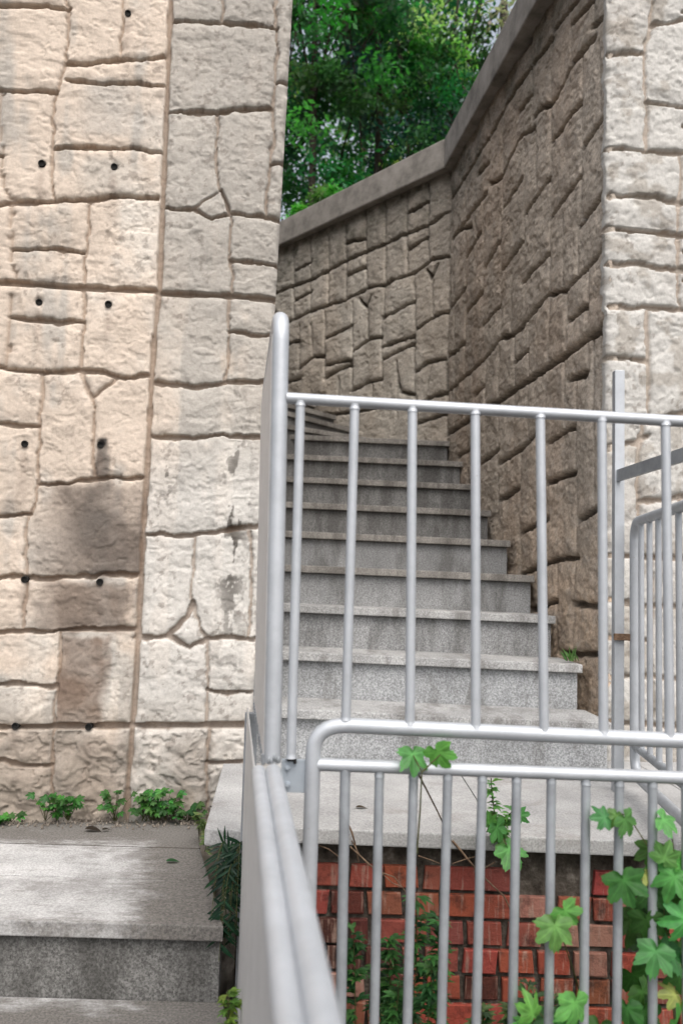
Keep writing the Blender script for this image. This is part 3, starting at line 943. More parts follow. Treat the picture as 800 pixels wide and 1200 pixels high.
# brick wall: header courses of individual bricks in recessed mortar (one mesh, painted per brick)
bw = thing('brick_wall', 'old red brick wall with dark open joints and lime streaks under the landing', 'brick wall', (.9, 2.2, 0))
b = MB()
rnd = random.Random(8)
bl, bh, mj = .080, .053, .011
rows_n = 14
z = Z_LAND - .085 - .062
for r in range(rows_n):
    x = -.13 - (.05 if r % 2 else 0) + rnd.uniform(-.01, .01)
    while x < 2.45:
        L_ = bl * rnd.choice([1, 1, 1, .97, 1.03, 1, .5]) + rnd.uniform(-.003, .003)
        dep = rnd.uniform(-.0035, .0035)
        if r == 0 and rnd.random() < .3:
            x += L_ + mj
            continue
        t = rnd.random()
        col = (.29 * (.65 + .45 * rnd.random()), .046 + .026 * rnd.random(), .027 + .014 * rnd.random())
        lime = max(0, .75 - abs(x - .66) * 1.7) * max(0, 1.15 - r * .22) + .10 * rnd.random()
        if rnd.random() < lime * .7:
            k = rnd.uniform(.2, .65)
            col = tuple(a * (1 - k) + q * k for a, q in zip(col, (.36, .25, .19)))
        elif rnd.random() < .10 + (.35 if x > .95 else 0):
            col = tuple(a * .3 for a in col)
        y = 2.145 + dep
        jz, jx = rnd.uniform(-.003, .003), rnd.uniform(-.006, .006)
        vs = []
        for yy, ins in ((y + .1, 0), (y + .002, 0), (y, .0022)):
            vs += [(x + ins, yy, z + ins + jz), (x + L_ - ins, yy, z + ins + jz + rnd.uniform(-.002, .002)), (x + L_ - ins + jx, yy, z + bh - ins), (x + ins + jx, yy, z + bh - ins)]
        fs = [(8, 9, 10, 11)]
        for o in (0, 4):
            fs += [(o + i, o + (i + 1) % 4, o + 4 + (i + 1) % 4, o + 4 + i) for i in range(4)]
        b.add(vs, fs, False, col)
        x += L_ + mj
    z -= bh + mj
mt, n, P, N, L = mat('red_brick')
pos = geo_pos(n)
a = N('ShaderNodeAttribute')
a.attribute_name = 'Col'
mp = N('ShaderNodeMapping')
mp.inputs['Scale'].default_value = (70, 60, 9)
L(pos, mp.inputs['Vector'])
lm = ramp(n, [(0.54, 0.0), (0.66, 0.65)], noise(n, L, mp.outputs[0], 1.0, 4, .6), L)
c = mixc(n, L, lm, a.outputs['Color'], (.34, .23, .18))
dm = ramp(n, [(0.3, 0.25), (0.5, 1.0)], noise(n, L, pos, 22, 6, .7), L)
c = mixc(n, L, 1.0, c, dm, 'MULTIPLY')
L(c, P.inputs['Base Color'])
P.inputs['Roughness'].default_value = .85
L(bump(n, L, noise(n, L, pos, 90, 6, .7), .6, .006), P.inputs['Normal'])
b.build('bricks', mt, bw)
b = MB()
b.prism([(-.2, 2.158), (2.5, 2.158), (2.5, 2.262), (-.2, 2.262)], 0, Z_LAND - .042)
b.build('mortar', m_noise('old_mortar', [(0.35, (.035, .028, .022)), (0.55, (.10, .085, .07)), (0.75, (.26, .23, .20))], 25, 1, .8, .01), bw)

# lower flight on the left: paved landing, then steps down towards the camera
low = thing('stone_staircase', 'lower grey granite flight with stained paved landing at the foot of the beige wall', 'staircase', (-1.0, 2.0, 0))
yfr = on_z(100, 1081, Z_LOW).y
xr_f, xr_b = on_y(262, 1083, yfr).x, on_z(240, 950, Z_LOW).x
def lxr(y):
    return xr_f + (xr_b - xr_f) * (y - yfr) / (2.68 - yfr)
def lw_y(x):
    return LW_O.y + (x - LW_O.x) * .12
xL = -2.2
bands = [on_z(100, yy, Z_LOW).y for yy in (1081, 1028, 990)]
ylist = bands + [None]
for i in range(3):
    ya = ylist[i] + (.008 if i else 0)
    b = MB()
    if i < 2:
        yb = ylist[i + 1] - .0
        poly = [(xL, ya), (lxr(ya), ya), (lxr(yb), yb), (xL, yb)]
    else:
        poly = [(xL, ya), (lxr(ya), ya), (lxr(2.7), lw_y(lxr(2.7)) - .03), (xL, lw_y(xL) - .03)]
    b.prism(poly, Z_LOW - (.033 if i == 0 else .05), Z_LOW - (.0015 * i))
    b.build('slab', PAVE, low, bevel=.003)
    if i:
        b = MB()
        yj = ylist[i]
        b.prism([(xL, yj - .004), (lxr(yj) - .002, yj - .004), (lxr(yj) - .002, yj + .012), (xL, yj + .012)], Z_LOW - .06, Z_LOW - .0035)
        b.build('joint', EARTH, low)
b = MB()
yb = ylist[0] + .03
b.prism([(xL, yb), (lxr(yb) - .012, yb), (lxr(2.7) - .02, lw_y(lxr(2.7)) - .03), (xL, lw_y(xL) - .03)], 0, Z_LOW - .052)
b.build('riser', GRAN_MOSSY, low, bevel=.003)
y = yfr
zt = Z_LOW
b = MB()
b.prism([(xL, yfr + .022), (lxr(yfr) - .008, yfr + .022), (lxr(yfr) - .008, yfr + .05), (xL, yfr + .05)], zt - .3, zt - .0345)
b.build('riser', GRAN_MOSSY, low, bevel=.002)
for k in range(1, 6):
    zt = Z_LOW - .168 * k
    y0, y1 = yfr - .30 * k, yfr - .30 * (k - 1)
    b = MB()
    b.prism([(xL, y0), (lxr(y0) + .005, y0), (lxr(y1) + .003, y1 + .019), (xL, y1 + .019)], zt - .033, zt)
    b.build('tread', PAVE, low, bevel=.003)
    b = MB()
    b.prism([(xL, y0 + .022), (lxr(y0) - .01, y0 + .022), (lxr(y1) - .01, y1 + .04), (xL, y1 + .04)], max(zt - .2, 0.003) if zt > .05 else .002, zt - .0345)
    b.build('riser', GRAN_MOSSY, low, bevel=.002)

# ================================================================== METALWORK
YG = 1.42
def g(x, y, Y=YG):
    return on_y(x, y, Y)

# -- railing seen almost edge on (left)
Npt, Fpt = g(322, 895), on_y(305, 838, 2.03)
rdir = V(Fpt.x - Npt.x, Fpt.y - Npt.y, 0).normalized()
rside = V(rdir.y, -rdir.x, 0)        # to the right of the railing
rail = thing('steel_railing', 'silver painted metal railing with round-topped sheet panel and twin handrails, beside the gate', 'railing', (Fpt.x, Fpt.y, 0))
ztop = g(328, 366).z
zbot_n = g(322, 893).z
r_t = .0125
near0, near1 = g(319, 893), g(329, 395)
def along(y):      # point on the railing line at depth y
    t = (y - Npt.y) / rdir.y
    return V(Npt.x, Npt.y, 0) + rdir * t
pF = along(2.02)
pN = V(near0.x, YG, 0)
b = MB()
tilt = near1 - near0
n_top = near0 + tilt * ((ztop - .05 - near0.z) / tilt.z)
pts = [near0, n_top]
c0 = n_top + rdir * .05
for t in range(1, 7):
    q = t * math.pi / 2 / 6
    pts.append(c0 - rdir * .05 * math.cos(q) + V(0, 0, .05) * math.sin(q))
far_top = V(pF.x + tilt.x * .95, pF.y, ztop) - rdir * .05
pts.append(far_top)
for t in range(1, 7):
    q = t * math.pi / 2 / 6
    pts.append(far_top + rdir * .05 * math.sin(q) - V(0, 0, .05) * (1 - math.cos(q)))
pts.append(V(pF.x, pF.y, zbot_n))
b.tube(pts, r_t + .0015, 16)
b.build('frame_tube', SILVER, rail)
b = MB()
# sheet panel inside the frame
wN, wF = .008, .008
so_ = -rside * .0135
p1, p2 = near0 + rdir * .004 + so_, V(pF.x, pF.y, zbot_n) + rdir * .012 + so_
q1, q2 = n_top + rdir * .004 + V(0, 0, .012) + so_, V(far_top.x, far_top.y, ztop - .028) + rdir * .060 + so_
vs = []
for s_ in (-.0015, .0015):
    vs += [p1 + rside * s_, p2 + rside * s_, q2 + rside * s_, q1 + rside * s_]
b.add(vs, [(0, 1, 2, 3), (7, 6, 5, 4), (0, 4, 5, 1), (1, 5, 6, 2), (2, 6, 7, 3), (3, 7, 4, 0)])
b.build('sheet_panel', SHEET, rail)
b = MB()
b.tube([near0 + V(0, 0, .012) + rdir * .01, V(pF.x, pF.y, zbot_n + .012)], .011, 14)
b.build('bottom_tube', SILVER_OLD, rail)
# weld beads along the lower rail
b = MB()
rnd = random.Random(2)
for i in range(26):
    t = i / 25
    c = (near0 + V(0, 0, .004)).lerp(V(pF.x, pF.y, zbot_n + .004), t) - rside * (.013 + rnd.uniform(0, .002))
    r_ = rnd.uniform(.004, .0075)
    b.tube([c + V(0, 0, r_ * 1.2), c, c - V(0, 0, r_ * 1.2)], r_ * .7, 6, r_ * .4)
for i in range(9):
    c = near0 + V(rnd.uniform(-.012, .012), rnd.uniform(-.014, -.008), .002 + rnd.uniform(-.005, .006))
    b.tube([c, c + V(0, -.003, .004), c + V(0, -.001, .008)], .0032, 6, .002)
b.build('weld_bead', SILVER_OLD, rail)
# twin handrails running towards the camera
zh = zbot_n - .004
for (xa, ya, xb, yb, rr, dz) in ((320, 905, 379, 1200, .0128, 0), (303, 905, 339, 1200, .0112, -.004)):
    a, c = on_z(xa, ya, zh + dz), on_z(xb, yb, zh + dz)
    e = c + (c - a).normalized() * .28
    b = MB()
    b.tube([a, c, e], rr, 18)
    b.build('handrail', SILVER, rail)
aL, cL = on_z(303, 905, zh - .004), on_z(339, 1200, zh - .004)
eL = cL + (cL - aL).normalized() * .28
b = MB()
off = -rside * .004 - V(0, 0, .004)
lowf = on_y(284, 1000, 2.03)
lowf.z = 0
vs = []
for s_ in (-.0016, .0016):
    vs += [V(eL.x, eL.y, .18) + off + rside * s_, V(lowf.x, lowf.y, .18) + rside * s_, V(lowf.x, lowf.y, zbot_n - .002) + rside * s_, V(aL.x, aL.y, zh - .012) + off + rside * s_, eL + V(0, 0, -.008) + off + rside * s_]
b.add(vs, [(0, 1, 2, 3, 4), (9, 8, 7, 6, 5)] + [(i, i + 5, (i + 1) % 5 + 5, (i + 1) % 5) for i in range(5)])
b.build('sheet_panel', SHEET, rail)
b = MB()
fp = V(lowf.x + .008, lowf.y + .014, 0)
b.bar(fp, fp + V(0, 0, on_y(288, 836, 2.03).z), .024, .03, rdir)
b.build('post', SILVER_OLD, rail, bevel=.002)
b = MB()
ep = V(eL.x, eL.y, 0)
b.bar(ep + rside * .012, ep + rside * .012 + V(0, 0, zh - .01), .03, .03, rdir)
b.build('post', SILVER_OLD, rail, bevel=.002)
for yy in (903, 925, 945):
    c = on_y(290.5, yy, fp.y - .016)
    b = MB()
    b.tube([c, c + V(0, -.003, 0)], .004, 8)
    b.build('screw', RUST, rail)

# -- gate across the landing's front
gate = thing('steel_gate', 'silver tubular gate with vertical bars and a taller bar extension, hinged on the left railing', 'gate', (g(365, 1000).x, YG, .1))
zb_gate = .12
b = MB()
TR = .0125
# frame: left stile, rounded corner, top tube, right stile, bottom tube
s0, s1 = g(359, 1130), g(366, 915)
sdir = (s1 - s0).normalized()
tl, tr = g(408, 850), g(800, 868)
tdir = (tr - tl).normalized()
bottom_l = s1 - sdir * ((s1.z - zb_gate) / sdir.z)
corner = s1 + sdir * ((g(366, 884).z - s1.z) / sdir.z)
pts = [bottom_l, s1, corner]
P2 = g(366.5, 849)
for t in range(1, 8):
    q = t / 8
    pts.append(corner * (1 - q) ** 2 + P2 * (2 * q * (1 - q)) + tl * q * q)
pts.append(tl)
gate_w = 1.16
tend = tl + tdir * (gate_w - .07)
pts.append(tend)
c2 = tend + tdir * .07
dwn = V(0, 0, -1)
for t in range(1, 7):
    q = t / 6
    pts.append(tend * (1 - q) ** 2 + c2 * (2 * q * (1 - q)) + (c2 + dwn * .07) * q * q)
br = c2 + dwn * .07
br.z = zb_gate - .03
pts.append(br)
b.tube(pts, TR, 16)
b.build('frame_tube', SILVER, gate)
b = MB()
b.tube([bottom_l, br + V(0, 0, .01)], .0115, 14)
b.build('bottom_rail', SILVER, gate)
b = MB()
m0, m1 = g(367, 895.5), g(800, 911.5)
mdir = (m1 - m0).normalized()
b.tube([m0, m0 + mdir * (c2.x - m0.x)], .0105, 14)
b.build('mid_rail', SILVER, gate)
b = MB()
t0, t1 = g(336, 466.5), g(800, 494)
tdir2 = (t1 - t0).normalized()
b.tube([t0, t0 + tdir2 * (c2.x - t0.x + .02)], .0098, 14)
b.build('top_rail', SILVER, gate)
def ring(b, p, d, r):
    rw = random.Random(int(abs(p.x) * 1e5))
    d = d.normalized()
    b.tube([p - d * .003, p - d * .0015, p + d * .001, p + d * rw.uniform(.002, .004)], r + rw.uniform(.0006, .0018), 9, r + .0002)
UPB = [(341, 887, 352, 474), (405, 843, 415.5, 478), (480, 848, 483, 481), (557, 852, 556.5, 484), (637, 856, 632.5, 488), (706.5, 859, 704.5, 492), (784, 862, 779, 497)]
for (xa, ya, xb, yb) in UPB:
    a, c = g(xa, ya, YG - .003), g(xb, yb, YG - .003)
    b = MB()
    b.tube([a, a.lerp(c, .012), a.lerp(c, .5) + V(0, random.Random(xa).uniform(-.002, .002), 0), a.lerp(c, .99), c + (c - a).normalized() * .006], .0079, 14)
    ring(b, a + (c - a).normalized() * .001, c - a, .0079)
    ring(b, c, c - a, .0079)
    b.build('upper_bar', SILVER, gate)
x = 854
while g(x, 862).x < c2.x - .03:
    a, c = g(x + 2, 866), g(x - 3, 499)
    b = MB()
    b.tube([a, c], .0079, 14)
    b.build('upper_bar', SILVER, gate)
    x += 74
# short cross-welded stubs where the extension meets the far end
LOB = [(404.5, 400), (444.5, 439.5), (484.5, 478.5), (524.5, 518.5), (565, 559), (605, 601), (645.5, 643), (686, 684), (725, 722.5), (764, 764), (803, 804), (842, 844), (881, 884), (920, 924), (959, 964), (998, 1004), (1037, 1044), (1076, 1084), (1115, 1124)]
for (xt, xb_) in LOB:
    yt = 897 + (xt - 367) * .037
    a, c = g(xt, yt), g(xb_, 1140)
    if a.x > c2.x - .02:
        break
    d = (c - a).normalized()
    e = a + d * ((zb_gate - .015 - a.z) / d.z)
    b = MB()
    b.tube([e, e.lerp(a, .5), a], .0076 if xt != 404.5 else .0085, 14)
    ring(b, a - d * -.0115, -(a - e) * -1, .0076)
    b.build('lower_bar', SILVER_OLD, gate)
# hinge plate with two bolts
b = MB()
pa, pc_ = g(330, 889, YG + .004), g(361, 929, YG + .004)
zx = (pc_ - pa)
b.box((pa + pc_) / 2, V(zx.x / 2, 0, 0), V(0, .002, 0), V(0, 0, zx.z / 2))
hp = b.build('hinge_plate', PLATE, gate, bevel=.0008)
for yy in (899, 919):
    c = g(337, yy, YG + .002)
    b = MB()
    b.tube([c + V(0, .002, 0), c + V(0, -.0045, 0)], .0048, 6)
    b.tube([c + V(0, -.0045, 0), c + V(0, -.008, 0)], .0028, 8)
    b.build('bolt', PLATE, hp)
b = MB()
c = g(341, 890, YG)
b.tube([c + V(-.006, 0, 0), c + V(.008, 0, .001)], .0035, 8)
b.tube([c + V(.006, -.003, .002), c + V(.007, -.003, -.006)], .0028, 8)
b.build('clip', DARK, hp)

# -- fence on the right, running towards the camera
YP = 2.62
pt, pb = on_y(724, 435, YP), on_y(723, 880, YP)
rf = thing('steel_railing', 'silver metal fence with square post and bars along the landing, right of the gate', 'railing', (pb.x, YP, Z_LAND))
b = MB()
b.bar(V(pb.x, YP, Z_LAND - .01), V(pt.x, YP, pt.z), .030, .030, V(1, 0, 0))
b.build('post', SILVER, rf, bevel=.002)
q0 = on_y(722, 558, YP)
q1 = on_z(800, 533, q0.z)
fd = V(q1.x - q0.x, q1.y - q0.y, 0).normalized()
b = MB()
b.bar(q0, q0 + fd * 1.15, .012, .036, V(fd.y, -fd.x, 0))
b.build('top_bar', SILVER_OLD, rf, bevel=.001)
b = MB()
l0 = q0 + fd * 1.15
b.bar(V(l0.x, l0.y, Z_LAND - .6), V(l0.x, l0.y, q0.z + .28), .03, .03, V(1, 0, 0))
b.build('post', SILVER, rf, bevel=.002)
# leaf with rounded corners
leaf_o = on_y(743, 700, YP - .03)
le = on_y(800, 592, 2.07)
ld = V(on_y(800, 700, 2.08).x - leaf_o.x, 2.08 - leaf_o.y, 0).normalized()
zt_ = on_y(744, 612, YP - .03).z
zb2, zm2 = on_y(748, 908, YP - .03).z, on_y(744, 874, YP - .03).z
wl = 1.0
rr = .055
P0 = V(leaf_o.x, leaf_o.y, 0)
def lp(s, z):
    return P0 + ld * s + V(0, 0, z)
pts = []
for (s, z, a0) in ((wl - rr, zb2 + rr, -90), (wl - rr, zt_ - rr, 0), (rr, zt_ - rr, 90), (rr, zb2 + rr, 180)):
    for t in range(7):
        q = R(a0 + 15 * t)
        pts.append(lp(s + rr * math.cos(q), z + rr * math.sin(q)))
pts = [lp(.3, zb2)] + pts + [lp(.3, zb2)]
b = MB()
b.tube(pts, .0145, 14)
b.build('leaf_frame', SILVER, rf)
b = MB()
b.tube([lp(0, zm2), lp(wl, zm2)], .012, 12)
b.build('leaf_rail', SILVER_OLD, rf)
s = .085
while s < wl - .05:
    b = MB()
    b.tube([lp(s, zm2), lp(s, zt_ - .002)], .0082, 12)
    b.build('leaf_bar', SILVER, rf)
    s += .098
for z in (on_y(726, 746, YP).z, on_y(726, 600, YP).z - .0):
    b = MB()
    c = V(pb.x, YP - .016, z)
    e = lp(0, z)
    b.bar(c + V(-.018, -.004, 0), V(e.x + .012, e.y, z), .020, .012, V(0, 0, 1))
    b.build('hinge', RUST, rf, bevel=.002)
    break

# ================================================================== PLANTS
def leaf_blade(b, base, direction, normal, length, width, col, lobes=None, curl=.15, seg=7):
    """one simple pointed leaf as a bent strip"""
    d = Vector(direction).normalized()
    n_ = Vector(normal)
    sidev = d.cross(n_).normalized()
    n_ = sidev.cross(d).normalized()
    vs, fs = [], []
    for i in range(seg + 1):
        t = i / seg
        wd = width * math.sin(math.pi * min(1, .08 + .92 * t) ** .8) * (.5 if i == seg else 1)
        if i == seg:
            wd = .0002
        c = Vector(base) + d * (length * t) - n_ * (curl * length * t * t)
        vs += [c + sidev * wd / 2 + n_ * wd * .18, c, c - sidev * wd / 2 + n_ * wd * .18]
    for i in range(seg):
        o = i * 3
        fs += [(o, o + 1, o + 4, o + 3), (o + 1, o + 2, o + 5, o + 4)]
    b.add(vs, fs, True, col)

HOP = [(0, 1.0), (6, .90), (9, .92), (14, .78), (17, .80), (21, .66), (25, .60), (29, .63), (34, .78), (38, .80), (42, .93), (47, .96), (51, .86), (55, .88), (61, .74), (66, .72), (72, .60), (79, .56), (86, .66), (92, .68), (99, .78), (105, .72), (111, .72), (122, .58), (134, .50), (150, .44), (163, .34), (172, .18)]
def palmate(b, c, tip, normal, size, col, seed=0):
    rnd = random.Random(seed)
    d = Vector(tip).normalized()
    n_ = Vector(normal)
    sd = d.cross(n_).normalized()
    n_ = sd.cross(d).normalized()
    out = [(a, r) for a, r in HOP] + [(-a, r) for a, r in HOP[:0:-1]]
    droop = rnd.uniform(.12, .55)
    ring0, ring1 = [], []
    ctr = Vector(c)
    for a, r in out:
        q = R(a)
        rr_ = r * size * rnd.uniform(.93, 1.07)
        fold = .12 * abs(math.sin(R(a) * 2.6))
        p = ctr + d * (rr_ * math.cos(q)) + sd * (rr_ * math.sin(q)) + n_ * (size * (fold - droop * (rr_ / size) ** 2))
        pm = ctr + d * (rr_ * .5 * math.cos(q)) + sd * (rr_ * .5 * math.sin(q)) + n_ * (size * (fold * .5 - droop * .25 * (rr_ / size) ** 2))
        ring1.append(p)
        ring0.append(pm)
    k = len(out)
    c_ = [tuple(q * 1.5 for q in col)] + [tuple(q * (1.45 if (abs(a) < 4 or 44 < abs(a) < 49 or 97 < abs(a) < 101) else .95) for q in col) for a, r in out] + [tuple(q * (.9 + .25 * rnd.random()) for q in col) for _ in out]
    vs = [ctr] + ring0 + ring1
    fs = [(0, 1 + i, 1 + (i + 1) % k) for i in range(k)]
    fs += [(1 + i, 1 + k + i, 1 + k + (i + 1) % k, 1 + (i + 1) % k) for i in range(k)]
    b.add(vs, fs, True, col)
    b.c[-len(vs):] = c_

def gcol(rnd, a, c, j=.15):
    t = rnd.random()
    return tuple(max(.004, (x * (1 - t) + y * t) * rnd.uniform(1 - j, 1 + j)) for x, y in zip(a, c))

HG0, HG1 = (.06, .20, .055), (.14, .32, .09)
def hop(name, label, leaves, stems, seed, cat='climbing plant', group=None):
    rnd = random.Random(seed)
    base = Vector(stems[0][0])
    t = thing(name, label, cat, base, group)
    b = MB()
    for i, (x, y, Y, sz, tipdir, shade) in enumerate(leaves):
        c = on_y(x, y, Y)
        sz = sz / F * Y
        a = R(tipdir)
        tip = V(math.cos(a), rnd.uniform(-.5, .1), math.sin(a))
        nrm = V(rnd.uniform(-.75, .75), -1, rnd.uniform(.1, 1.2))
        col = gcol(rnd, HG0, HG1)
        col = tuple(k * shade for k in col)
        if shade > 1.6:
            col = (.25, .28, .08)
        palmate(b, c - tip.normalized() * sz * .3, tip, nrm, sz, col, seed * 100 + i)
    b.build('foliage', LEAF, t)
    b = MB()
    for s_ in stems:
        b.tube(s_, .0016, 6, .0009)
    b.build('stem', STEM, t)
    return t

hop('hop_vine', 'pair of lobed green hop leaves lying over the gate rail', [(484, 892, 1.40, 26, -80, 1.0), (516, 888, 1.40, 26, -60, .95)],
    [[on_y(488, 1000, 1.435), on_y(492, 950, 1.435), on_y(494, 905, 1.40), on_y(484, 885, 1.40)], [on_y(494, 905, 1.40), on_y(516, 884, 1.40)]], 1)
hop('hop_vine', 'small hop sprig hanging from the slab edge between gate bars', [(583, 975, 1.95, 20, -70, .9), (600, 1003, 1.95, 26, -55, 1.0), (592, 995, 1.96, 18, -40, .8), (572, 960, 1.97, 15, 100, 1.0), (612, 955, 1.98, 13, 20, .8)],
    [[on_y(570, 975, 2.09), on_y(578, 955, 2.0), on_y(590, 985, 1.96), on_y(606, 1015, 1.95)]], 2)
hop('hop_vine', 'bright hop leaf pair in front of the brick wall, mid-gate', [(650, 1095, 1.39, 30, -90, 1.05), (666, 1073, 1.41, 24, -50, .95)],
    [[on_y(690, 1200, 1.6), on_y(672, 1140, 1.5), on_y(655, 1088, 1.41), on_y(664, 1064, 1.42)]], 3)
rnd = random.Random(77)
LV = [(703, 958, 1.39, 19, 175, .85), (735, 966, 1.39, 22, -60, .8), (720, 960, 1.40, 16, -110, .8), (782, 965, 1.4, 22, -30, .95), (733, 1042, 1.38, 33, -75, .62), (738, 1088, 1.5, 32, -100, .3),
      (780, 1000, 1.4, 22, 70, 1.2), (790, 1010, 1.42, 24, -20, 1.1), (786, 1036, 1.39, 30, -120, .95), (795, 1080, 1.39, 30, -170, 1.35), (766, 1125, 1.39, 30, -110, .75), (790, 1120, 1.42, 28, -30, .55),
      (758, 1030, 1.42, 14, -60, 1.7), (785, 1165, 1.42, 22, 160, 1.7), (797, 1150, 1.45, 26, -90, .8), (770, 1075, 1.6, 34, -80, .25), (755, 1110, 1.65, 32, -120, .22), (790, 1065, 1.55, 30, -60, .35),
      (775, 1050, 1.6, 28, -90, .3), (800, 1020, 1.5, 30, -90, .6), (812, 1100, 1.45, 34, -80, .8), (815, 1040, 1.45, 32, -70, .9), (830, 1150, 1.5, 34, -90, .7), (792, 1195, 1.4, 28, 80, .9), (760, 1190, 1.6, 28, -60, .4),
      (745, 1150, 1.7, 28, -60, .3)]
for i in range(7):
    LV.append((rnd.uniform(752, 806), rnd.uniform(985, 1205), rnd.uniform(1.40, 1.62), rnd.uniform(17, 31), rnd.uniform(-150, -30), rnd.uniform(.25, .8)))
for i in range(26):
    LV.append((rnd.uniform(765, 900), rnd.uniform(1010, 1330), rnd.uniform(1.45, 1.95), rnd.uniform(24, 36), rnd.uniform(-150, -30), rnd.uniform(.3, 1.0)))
hop('hop_vine', 'dense green hop vine climbing the right end of the gate', LV,
    [[on_z(820, 1500, .02) if False else V(on_y(800, 1100, 1.6).x, 1.6, .0), on_y(790, 1200, 1.5), on_y(780, 1090, 1.45), on_y(770, 1010, 1.43), on_y(735, 955, 1.41), on_y(700, 952, 1.4)],
     [V(on_y(840, 1100, 1.6).x, 1.7, .0), on_y(800, 1150, 1.5), on_y(795, 1040, 1.43), on_y(784, 960, 1.41)]], 4)
LV = [(622, 1180, 1.39, 24, 100, .85), (672, 1186, 1.38, 32, -95, 1.1), (660, 1200, 1.42, 24, -60, .8), (640, 1200, 1.5, 26, -90, .5), (612, 1205, 1.4, 24, 160, .9), (655, 1225, 1.45, 30, -80, .6), (735, 1190, 1.42, 24, -90, .6), (700, 1215, 1.45, 30, -100, .6), (630, 1230, 1.45, 28, -80, .7)]
hop('hop_vine', 'low hop leaves at the bottom centre of the gate', LV, [[V(on_y(650, 1200, 1.5).x, 1.55, 0), on_y(655, 1215, 1.45), on_y(672, 1180, 1.39)], [on_y(655, 1215, 1.45), on_y(622, 1175, 1.4)]], 5)

# mugwort growing up in front of the brick wall
def mugwort(name, label, stems, seed, a=(.012, .055, .016), c=(.06, .17, .04), dens=1.1, cat='weed', ln=(.02, .042)):
    rnd = random.Random(seed)
    t = thing(name, label, cat, stems[0][0])
    b, s_ = MB(), MB()
    for st in stems:
        st = [Vector(p) for p in st]
        s_.tube(st, .0022, 6, .001)
        for i in range(len(st) - 1):
            L_ = (st[i + 1] - st[i]).length
            for k in range(int(L_ * 100 / dens * 3.2) + 2):
                p = st[i].lerp(st[i + 1], rnd.random())
                q = rnd.uniform(0, 2 * math.pi)
                d = V(math.cos(q), math.sin(q), rnd.uniform(-.3, .6)).normalized()
                ll = rnd.uniform(*ln)
                col = gcol(rnd, a, c)
                nn = V(rnd.uniform(-.3, .3), -.4, 1)
                for da in (0, -.75, .75):
                    d2 = Matrix.Rotation(da, 3, 'Z') @ d
                    o = p + d * ll * (.25 if da else 0)
                    leaf_blade(b, o, d2, nn, ll * (1 if da == 0 else .62), ll * .24, col, curl=.3, seg=4)
    b.build('foliage', LEAF, t)
    s_.build('stem', STEM, t)
    return t
def up_stem(px, Y, ytop, z0=0.0, lean=0, seed=1):
    rnd = random.Random(seed)
    top = on_y(px + lean, ytop, Y)
    bot = V(on_y(px, ytop, Y).x + rnd.uniform(-.03, .03), Y + rnd.uniform(0, .08), z0)
    return [bot.lerp(top, t) + V(rnd.uniform(-.012, .012), rnd.uniform(-.012, .012), 0) * (1 if 0 < t < 1 else 0) for t in (0, .25, .5, .7, .85, 1)]
mugwort('mugwort', 'dark green mugwort clump between gate and bricks, left of centre', [up_stem(482, 1.75, 1050, lean=6, seed=1), up_stem(420, 1.7, 1092, lean=-6, seed=2), up_stem(455, 1.8, 1100, seed=3), up_stem(505, 1.8, 1075, lean=10, seed=4), up_stem(440, 1.85, 1130, seed=5), up_stem(495, 1.6, 1120, lean=12, seed=6), up_stem(468, 1.65, 1150, seed=7)], 21)
mugwort('mugwort', 'feathery pale weed sprouting from the slab edge behind the gate', [[on_y(585, 985, 2.09), on_y(580, 960, 2.05), on_y(576, 930, 2.03), on_y(575, 912, 2.02)], [on_y(585, 985, 2.09), on_y(592, 960, 2.0), on_y(600, 950, 1.98)]], 22, (.06, .17, .04), (.13, .28, .07), ln=(.018, .032))
mugwort('mugwort', 'low dusty weeds at the gate foot, right of centre', [up_stem(620, 1.75, 1150, lean=0, seed=11), up_stem(640, 1.7, 1165, lean=5, seed=12), up_stem(600, 1.8, 1175, seed=13), up_stem(565, 1.75, 1185, seed=14), up_stem(665, 1.85, 1165, seed=15)], 23, (.03, .07, .025), (.10, .15, .05))

# long-leaved plant hanging in the dark gap beside the sheet railing
rnd = random.Random(31)
fern = thing('fern', 'dark green fern hanging in the gap between granite landing and railing', 'fern', (on_y(265, 975, 2.02).x, 2.04, Z_LAND - .06))
b, s_ = MB(), MB()
for i in range(17):
    o = on_y(rnd.uniform(262, 282), rnd.uniform(985, 1020), rnd.uniform(2.0, 2.08))
    L_ = rnd.uniform(.12, .24)
    q = rnd.uniform(-.35, .2)
    pts = []
    for k in range(7):
        t = k / 6
        pts.append(o + V(q * L_ * t * .28, -L_ * (.45 * t) * .7, -L_ * t * t * .9 + .02 * math.sin(t * 3)))
    s_.tube(pts, .0012, 5, .0006)
    for k in range(1, 7):
        for sd_ in (-1, 1):
            d = (pts[k] - pts[k - 1]).normalized()
            sv = d.cross(V(0, -1, .5)).normalized() * sd_
            leaf_blade(b, pts[k - 1].lerp(pts[k], rnd.random()), d * .8 + sv, V(0, -1, .6), rnd.uniform(.028, .05), .006, gcol(rnd, (.004, .022, .012), (.012, .055, .022)), curl=.2, seg=3)
b.build('foliage', LEAF, fern)
s_.build('stem', STEM, fern)
mugwort('weed', 'pale dry grass sprig at the corner of the granite landing slab', [[on_z(244, 972, Z_LOW + .02), on_z(236, 962, Z_LOW + .06), on_z(228, 955, Z_LOW + .09)], [on_z(244, 972, Z_LOW + .02), on_z(243, 985, Z_LOW + .05), on_z(240, 998, Z_LOW + .02)]], 41, (.10, .16, .05), (.22, .26, .11), ln=(.014, .03))
